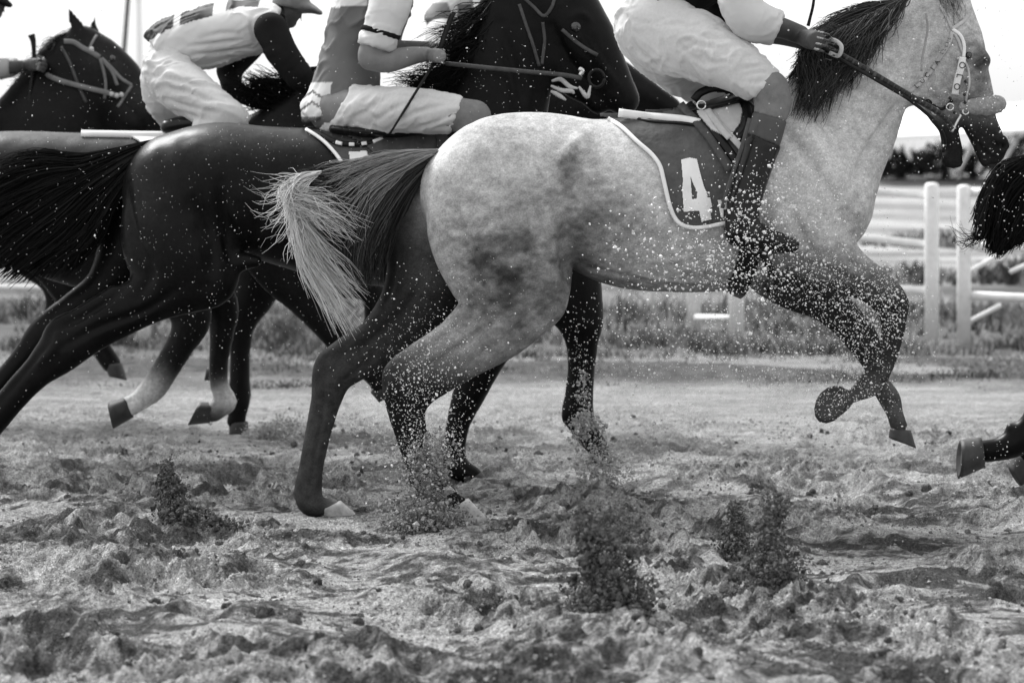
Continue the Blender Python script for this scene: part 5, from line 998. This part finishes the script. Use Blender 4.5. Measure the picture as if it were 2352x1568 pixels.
grass('crop_row', 1500, 1.5, 18, 36, 37, .26, M['grass'], 'second dark crop row farther up the field', 55, wid=.03, per=6)
# ---- white fence
M['white_paint'] = mat('white_fence_paint', .72, rough=.6, noise=[(3, .08, 4), (25, .08, 4)], bump=[(30, .2, .003)])
def post(u, vb, vt, r, parent, Y):
    a = P(u, vb, Y); t = P(u, vt, Y); a[2] = -.05; b = MB(); b.tube([a, (a + t) / 2, t - (0, 0, .02), t + (0, 0, .0), t + (0, 0, .006)], [r, r, r, r * .8, r * .3], 14, smooth=False); return b.build('post', M['white_paint'], parent)
def rail(p, q, r, parent): b = MB(); b.tube([p, (np.array(p) + q) / 2, q], r, 10, smooth=False); return b.build('rail', M['white_paint'], parent)
FN = empty('white_fence', P(2138, 800, 22.6), 'white post and rail fence running behind the chest of the grey horse', 'fence', 'white rail fences along the track')
post(2140, 800, 421, .053, FN, 22.6); post(1692, 795, 440, .056, FN, 22.8); post(1594, 766, 430, .056, FN, 24.4)
post(1500, 766, 430, .02, FN, 26)
rail(P(1700, 416, 22.9), P(2132, 449, 22.7), .030, FN); rail(P(1700, 520, 22.9), P(2132, 561, 22.7), .030, FN); rail(P(1700, 642, 22.9), P(2132, 668, 22.7), .030, FN); rail(P(1600, 728, 24.3), P(1690, 730, 22.9), .022, FN)
FN2 = empty('white_fence', P(2210, 800, 22.6), 'white rail fence with slanting braces starting at the far right post', 'fence', 'white rail fences along the track')
post(2214, 800, 426, .051, FN2, 22.6); post(2480, 812, 440, .051, FN2, 22.3)
for a, c in (((2214, 440), (2480, 452)), ((2214, 562), (2480, 576)), ((2214, 678), (2480, 690))): rail(P(*a, 22.62), P(*c, 22.35), .034, FN2)
for a, c in (((2220, 628), (2352, 552)), ((2220, 742), (2300, 700)), ((2320, 625), (2420, 580))): 
    o = rail(P(*a, 22.9), P(*c, 22.9), .018, FN2); o.name = 'brace'
FN3 = empty('white_fence', P(-100, 800, 22.8), 'white two-rail fence glimpsed between the horses legs at the left', 'fence', 'white rail fences along the track')
post(-120, 795, 520, .05, FN3, 22.8); post(330, 795, 530, .05, FN3, 22.8)
rail(P(-300, 565, 22.8), P(330, 574, 22.8), .03, FN3); rail(P(-300, 655, 22.8), P(330, 664, 22.8), .022, FN3)
# ---- far hedge, shelter, poles
def bush(name, cx, cy, rx, ry, rz, z0, n, size, m, label, cat, seed):
    rg = np.random.RandomState(seed); root = empty(name, (cx, cy, z0), label, cat)
    p = rg.randn(n, 3); p /= np.linalg.norm(p, axis=1)[:, None]; p *= (.45 + .55 * rg.rand(n, 1)); p *= (1 + .35 * fbm(p * 2.3 + seed, 3, seed))[:, None]
    c = p * [rx, ry, rz] + [cx, cy, z0 + rz * .8]; a = rg.randn(n, 3); a /= np.linalg.norm(a, axis=1)[:, None]; b = np.cross(a, rg.randn(n, 3)); b /= np.linalg.norm(b, axis=1)[:, None]
    s = size * (.5 + rg.rand(n, 1)); V = np.stack([c - a * s, c - b * s * .5, c + a * s, c + b * s * .5], 1).reshape(-1, 3); F = np.arange(4 * n).reshape(-1, 4)
    cc = np.repeat(.03 + .06 * rg.rand(n), 4); fast_mesh('foliage', V, F, m, root, smooth=False, attr=cc[:, None])
    st = MB(); st.tube([(cx, cy, z0 - .2), (cx + .05, cy, z0 + rz * .5), (cx, cy, z0 + rz)], [.08, .05, .02], 8); st.build('stem', M['leather_grey'], root)
for k, (u, rz, s) in enumerate(((2010, .30, 1.1), (2060, .34, 1.2), (2110, .30, 1.0), (2165, .42, 1.3), (2230, .34, 1.1), (2300, .45, 1.2), (2370, .62, 1.3), (2430, .6, 1.2), (1950, .3, 1.1))):
    Yb = 58 + (k % 3); c = P(u, 395, Yb); bush('hedge_bush', c[0], Yb, s * .33, .4, rz, .98, 700, .055, M['grass'], ['dark bush behind the jaw of the grey horse, first from the left', 'dark bush under the pale pennants', 'dark bush right of the pennants', 'tall dark bush under the chin of the grey', 'dark bush behind the muzzle of the grey', 'dark bush right of the muzzle of the grey', 'tallest dark bush at the right edge', 'dark bush just past the right edge', 'dark bush behind the neck of the grey'][k], 'bush', 60 + k)
M['canvas'] = mat('pale_canvas', .78, rough=.8, noise=[(1, .08, 3)])
SH = empty('open_shelter', P(2180, 400, 57), 'pale canvas shelter with slanting struts behind the head of the grey', 'shelter')
rf = MB(); y0, y1 = 55, 60
for (ua, va, ub, vb) in ((1960, 318, 2360, 296), (2360, 296, 2700, 280)):
    a, b_ = P(ua, va, y0), P(ub, vb, y0); rf.add([a, b_, b_ + (0, 5, .5), a + (0, 5, .5), a - (0, 0, .07), b_ - (0, 0, .07)], [(0, 1, 2, 3), (4, 5, 1, 0)])
o = rf.build('roof', M['canvas'], SH, smooth=False); s_ = o.modifiers.new('t', 'SOLIDIFY'); s_.thickness = .03
for k, (ua, va, ub, vb) in enumerate(((2290, 395, 2345, 300), (2330, 400, 2395, 296), (2245, 395, 2290, 305), (2200, 395, 2245, 308), (2420, 400, 2420, 290))): rod('strut', [P(ua, va, 55.6), P(ub, vb, 55.6)], .045, M['canvas'], SH, smooth=False)
for k, (ua, va, ub, vb, w) in enumerate(((2002, 330, 2012, 372, 12), (2030, 330, 2024, 362, 8), (2048, 330, 2040, 366, 7), (2062, 328, 2064, 350, 9), (2078, 328, 2092, 368, 12), (2100, 326, 2095, 345, 7))):
    b = MB(); b.tube([P(ua, va, 55.0), P((ua + ub) / 2, (va + vb) / 2, 54.95), P(ub, vb, 55.0)], [SZ(w * .45, 55), SZ(w * .5, 55), SZ(w * .22, 55)], 8, flat=.4); b.build('pennant', M['canvas'], SH)
b = MB(); q0, q1 = P(285, 118, 42), P(295, -10, 42); d_ = (q1 - q0) / np.linalg.norm(q1 - q0); b.tube([q0 - d_ * 1.4, q0, q1, q1 + d_ * 2], .032, 10, smooth=False); tag(b.build('flag_pole', mat('dark_pole', .02, rough=.5)), 'thin dark pole standing behind the horses at upper left', 'pole')
b = MB(); q0, q1 = P(320, 130, 46), P(318, -10, 46); d_ = (q1 - q0) / np.linalg.norm(q1 - q0); b.tube([q0 - d_ * 1.4, q0, q1, q1 + d_ * 2], .05, 10, smooth=False); tag(b.build('flag_pole', M['canvas']), 'pale pole just right of the dark pole', 'pole')
# ================================================================ thrown sand
def ico(level=1):
    bm = bmesh.new(); bmesh.ops.create_icosphere(bm, subdivisions=level, radius=1); V = np.array([v.co for v in bm.verts]); F = np.array([[v.index for v in f.verts] for f in bm.faces]); bm.free(); return V, F
IV1, IF1 = ico(1); IV2, IF2 = ico(2)
IV0 = np.array([[1, 0, 0], [-1, 0, 0], [0, 1, 0], [0, -1, 0], [0, 0, 1], [0, 0, -1]], float); IF0 = np.array([[4, 0, 2], [4, 2, 1], [4, 1, 3], [4, 3, 0], [5, 2, 0], [5, 1, 2], [5, 3, 1], [5, 0, 3]])
def clods(name, pos, size, m, seed, lev=0, colr=(.2, .4), smooth=False, **tags):
    rg = np.random.RandomState(seed); IV, IF = ((IV0, IF0), (IV1, IF1), (IV2, IF2))[lev]; n = len(pos); k = len(IV)
    Q = np.linalg.qr(rg.randn(n, 3, 3))[0]; base = np.einsum('kj,nij->nki', IV, Q)
    J = 1 + (.28, .34, .16)[lev] * rg.randn(n, k, 1).clip(-1.5, 1.5); sc = size[:, None, None] * (.7 + .6 * rg.rand(n, 1, 3)); V = base * J * sc + pos[:, None]
    F = (IF[None] + (np.arange(n) * k)[:, None, None]).reshape(-1, 3); cc = np.repeat(rg.uniform(colr[0], colr[1], n), k)
    o = fast_mesh(name, V.reshape(-1, 3), F, m, smooth=smooth, attr=cc[:, None]); return tag(o, **tags)
MUL = [5.2, .29]
def spray(parts, seed, Y, ragged=0.0):
    """parts: (u, v, ru, rv, angle, count, size_m, thick_m)"""
    rg = np.random.RandomState(seed); Ps = []; Ss = []
    for (u, v, ru, rv, ang, n, s, th) in parts:
        a = math.radians(ang); n = int(n * MUL[0]); s = s * MUL[1]; x = rg.randn(n) * ru * .52; y = rg.randn(n) * rv * .52; yy = rg.randn(n) * th
        if ragged:
            nc = max(3, n // 22); c = rg.randint(0, nc, n); k = rg.rand(n) < ragged; sp = 6.0
            x[k] = (rg.randn(nc) * ru * .5)[c][k] + rg.randn(k.sum()) * sp; y[k] = (rg.randn(nc) * rv * .5)[c][k] + rg.randn(k.sum()) * sp; yy[k] = (rg.randn(nc) * th)[c][k] + rg.randn(k.sum()) * .012
        U = u + x * math.cos(a) - y * math.sin(a); W = v + x * math.sin(a) + y * math.cos(a)
        Ps += [P(U[i], W[i], Y + yy[i]) for i in range(n)]; Ss += list(s * np.exp(rg.randn(n) * (.65 if ragged else .42)))
    return np.array(Ps), np.clip(np.array(Ss), .0011, .02)
def splash(parts, seed, Y, label, colr=(.10, .26), big=True, name='sand_splash'):
    p, s = spray(parts, seed, Y, .45); return clods(name, p, s, M['sand_loose'], seed, lev=0, colr=colr, label=label, cat='sand splash', kind='stuff')
splash([(382, 1085, 14, 26, 0, 150, .009, .04), (390, 1120, 22, 30, 0, 330, .011, .05), (400, 1160, 30, 30, 20, 420, .012, .06), (440, 1190, 60, 22, 18, 800, .012, .08), (400, 1070, 60, 60, 30, 160, .003, .08), (500, 1205, 60, 12, 8, 260, .009, .08)], 101, 11.62, 'dark spout of clods leaping from the sand at the left', (.035, .16))
splash([(985, 1130, 60, 50, 60, 600, .006, .05), (985, 1190, 80, 40, 10, 1300, .009, .07), (985, 1215, 90, 26, 5, 600, .009, .08), (985, 1050, 50, 60, 70, 500, .006, .05)], 102, 11.62, 'sand bursting up around the near hind hoof of the grey', (.08, .4))
splash([(1375, 1060, 50, 60, 70, 320, .008, .05), (1390, 1130, 60, 60, 0, 260, .008, .06), (1345, 980, 30, 40, 60, 130, .011, .03), (1340, 905, 16, 60, 0, 60, .008, .02), (1440, 1080, 120, 60, 0, 240, .005, .1)], 103, 12.95, 'bright clods falling from the forefoot of the black horse', (.3, .5))
splash([(1350, 1260, 24, 110, -8, 300, .010, .05), (1395, 1300, 70, 110, 0, 600, .009, .09), (1400, 1400, 88, 80, 0, 1200, .0105, .10), (1412, 1455, 104, 28, 4, 800, .011, .12), (1390, 1200, 90, 60, 0, 260, .006, .08)], 104, 9.25, 'largest spout of sand, low and wide in the middle foreground', (.035, .16))
splash([(1688, 1180, 16, 24, 0, 110, .0075, .03), (1687, 1215, 24, 34, 0, 420, .008, .05), (1688, 1250, 38, 26, 0, 420, .008, .06)], 105, 10.75, 'small cone of thrown sand left of the taller spout', (.035, .16))
splash([(1782, 1165, 26, 26, 20, 240, .0075, .04), (1765, 1225, 26, 60, 10, 420, .0075, .04), (1778, 1310, 56, 60, 0, 1100, .0078, .07), (1782, 1368, 88, 26, 5, 800, .0085, .09), (1800, 1240, 76, 120, 0, 500, .003, .1)], 106, 9.75, 'tall cone of thrown sand right of the small cone', (.04, .18))
splash([(640, 985, 70, 26, -15, 420, .008, .08), (600, 1000, 40, 20, 0, 300, .008, .06)], 107, 15.4, 'pale puff of sand behind the rear hoofs at the left', (.35, .5))
# fine grains in the air
def grains(parts, seed, Y, label, colr=(.55, .85)):
    MUL[:] = [1.5, .56]
    p, s = spray(parts, seed, Y); return clods('flying_grains', p, s, M['sand_loose'], seed, colr=colr, label=label, cat='flying sand', kind='stuff')
grains([(1600, 600, 240, 140, 0, 110, .0085, .10), (1760, 520, 160, 200, 0, 60, .008, .08), (1620, 560, 220, 160, 0, 420, .0042, .10), (1720, 500, 110, 170, 0, 260, .0046, .08), (1700, 640, 260, 80, 0, 520, .0036, .10), (1850, 500, 160, 160, 0, 420, .0034, .10), (1900, 660, 200, 80, 20, 560, .0034, .10), (1980, 730, 130, 130, 40, 640, .0032, .10), (2040, 690, 90, 150, 0, 500, .0032, .08), (1600, 780, 300, 110, 0, 700, .0030, .12), (1860, 830, 260, 120, 0, 1100, .0028, .12), (1960, 930, 110, 70, 0, 420, .0028, .08), (1500, 900, 300, 120, 0, 300, .0028, .12), (1750, 1060, 500, 160, 0, 260, .0024, .2), (1930, 380, 260, 220, 0, 260, .0026, .1)], 1111, 11.45, 'bright grains of sand in the air around the girth and forelegs of the grey')
grains([(960, 930, 110, 150, 70, 700, .0034, .06), (990, 1040, 70, 110, 60, 500, .004, .05), (960, 820, 130, 130, 0, 420, .0028, .08), (1020, 720, 160, 160, 0, 200, .0024, .1)], 115, 11.62, 'pale grains streaming down over the near hock of the grey')
grains([(2160, 220, 200, 200, 0, 200, .0026, .08), (2240, 300, 90, 90, 0, 60, .0028, .05), (2310, 120, 70, 220, 0, 60, .0028, .05), (2300, 480, 120, 100, 0, 90, .0034, .05), (2300, 1040, 90, 60, 0, 40, .003, .05)], 112, 11.55, 'grains flying about the head of the grey')
grains([(400, 480, 560, 360, 0, 620, .0020, .2), (450, 760, 600, 260, 0, 420, .0020, .2), (700, 300, 300, 200, 0, 140, .0019, .2), (1000, 700, 160, 200, 0, 160, .0022, .1)], 113, 12.55, 'sparse specks of sand over the black horse')
grains([(1150, 200, 400, 200, 0, 140, .0022, .2), (200, 200, 300, 180, 0, 120, .0022, .2), (1250, 180, 200, 120, 0, 60, .0026, .2), (1330, 850, 60, 200, 0, 200, .0034, .05)], 114, 12.8, 'sparse specks of sand over the riders farther back')
# clods lying on the sand
rg = np.random.RandomState(120); n = 44000
yy = 7.8 + 9 * rg.rand(n) ** 1.4; xx = (rg.rand(n) * 2 - 1) * (yy * .172); cl = vnoise2(xx * 1.6, yy * 1.2, 77) + .7 * vnoise2(xx * 7, yy * 5, 78); k = cl + .25 * rg.randn(n) > .05; xx, yy = xx[k], yy[k]
hz, _ = full_height(xx.copy(), yy.copy()); sz = np.clip(.0032 * np.exp(rg.randn(len(xx)) * .55), .0018, .012)
clods('sand_crumbs', np.stack([xx, yy, hz + sz * .2], 1), sz, M['sand_loose'], 121, colr=(.08, .34), label='loose crumbs lying over the churned sand', cat='sand crumbs', kind='stuff')
n = 900; yy = 7.8 + 8 * rg.rand(n) ** 1.3; xx = (rg.rand(n) * 2 - 1) * (yy * .172); k = vnoise2(xx * 1.6, yy * 1.2, 77) > -.05; xx, yy = xx[k], yy[k]
hz, _ = full_height(xx.copy(), yy.copy()); sz = np.clip(.010 * np.exp(rg.randn(len(xx)) * .4), .006, .026)
clods('sand_clods', np.stack([xx, yy, hz + sz * .1], 1), sz, M['sand'], 122, lev=2, colr=(.10, .26), smooth=True, label='damp rounded clods lying on the sand track', cat='sand clods', kind='stuff')
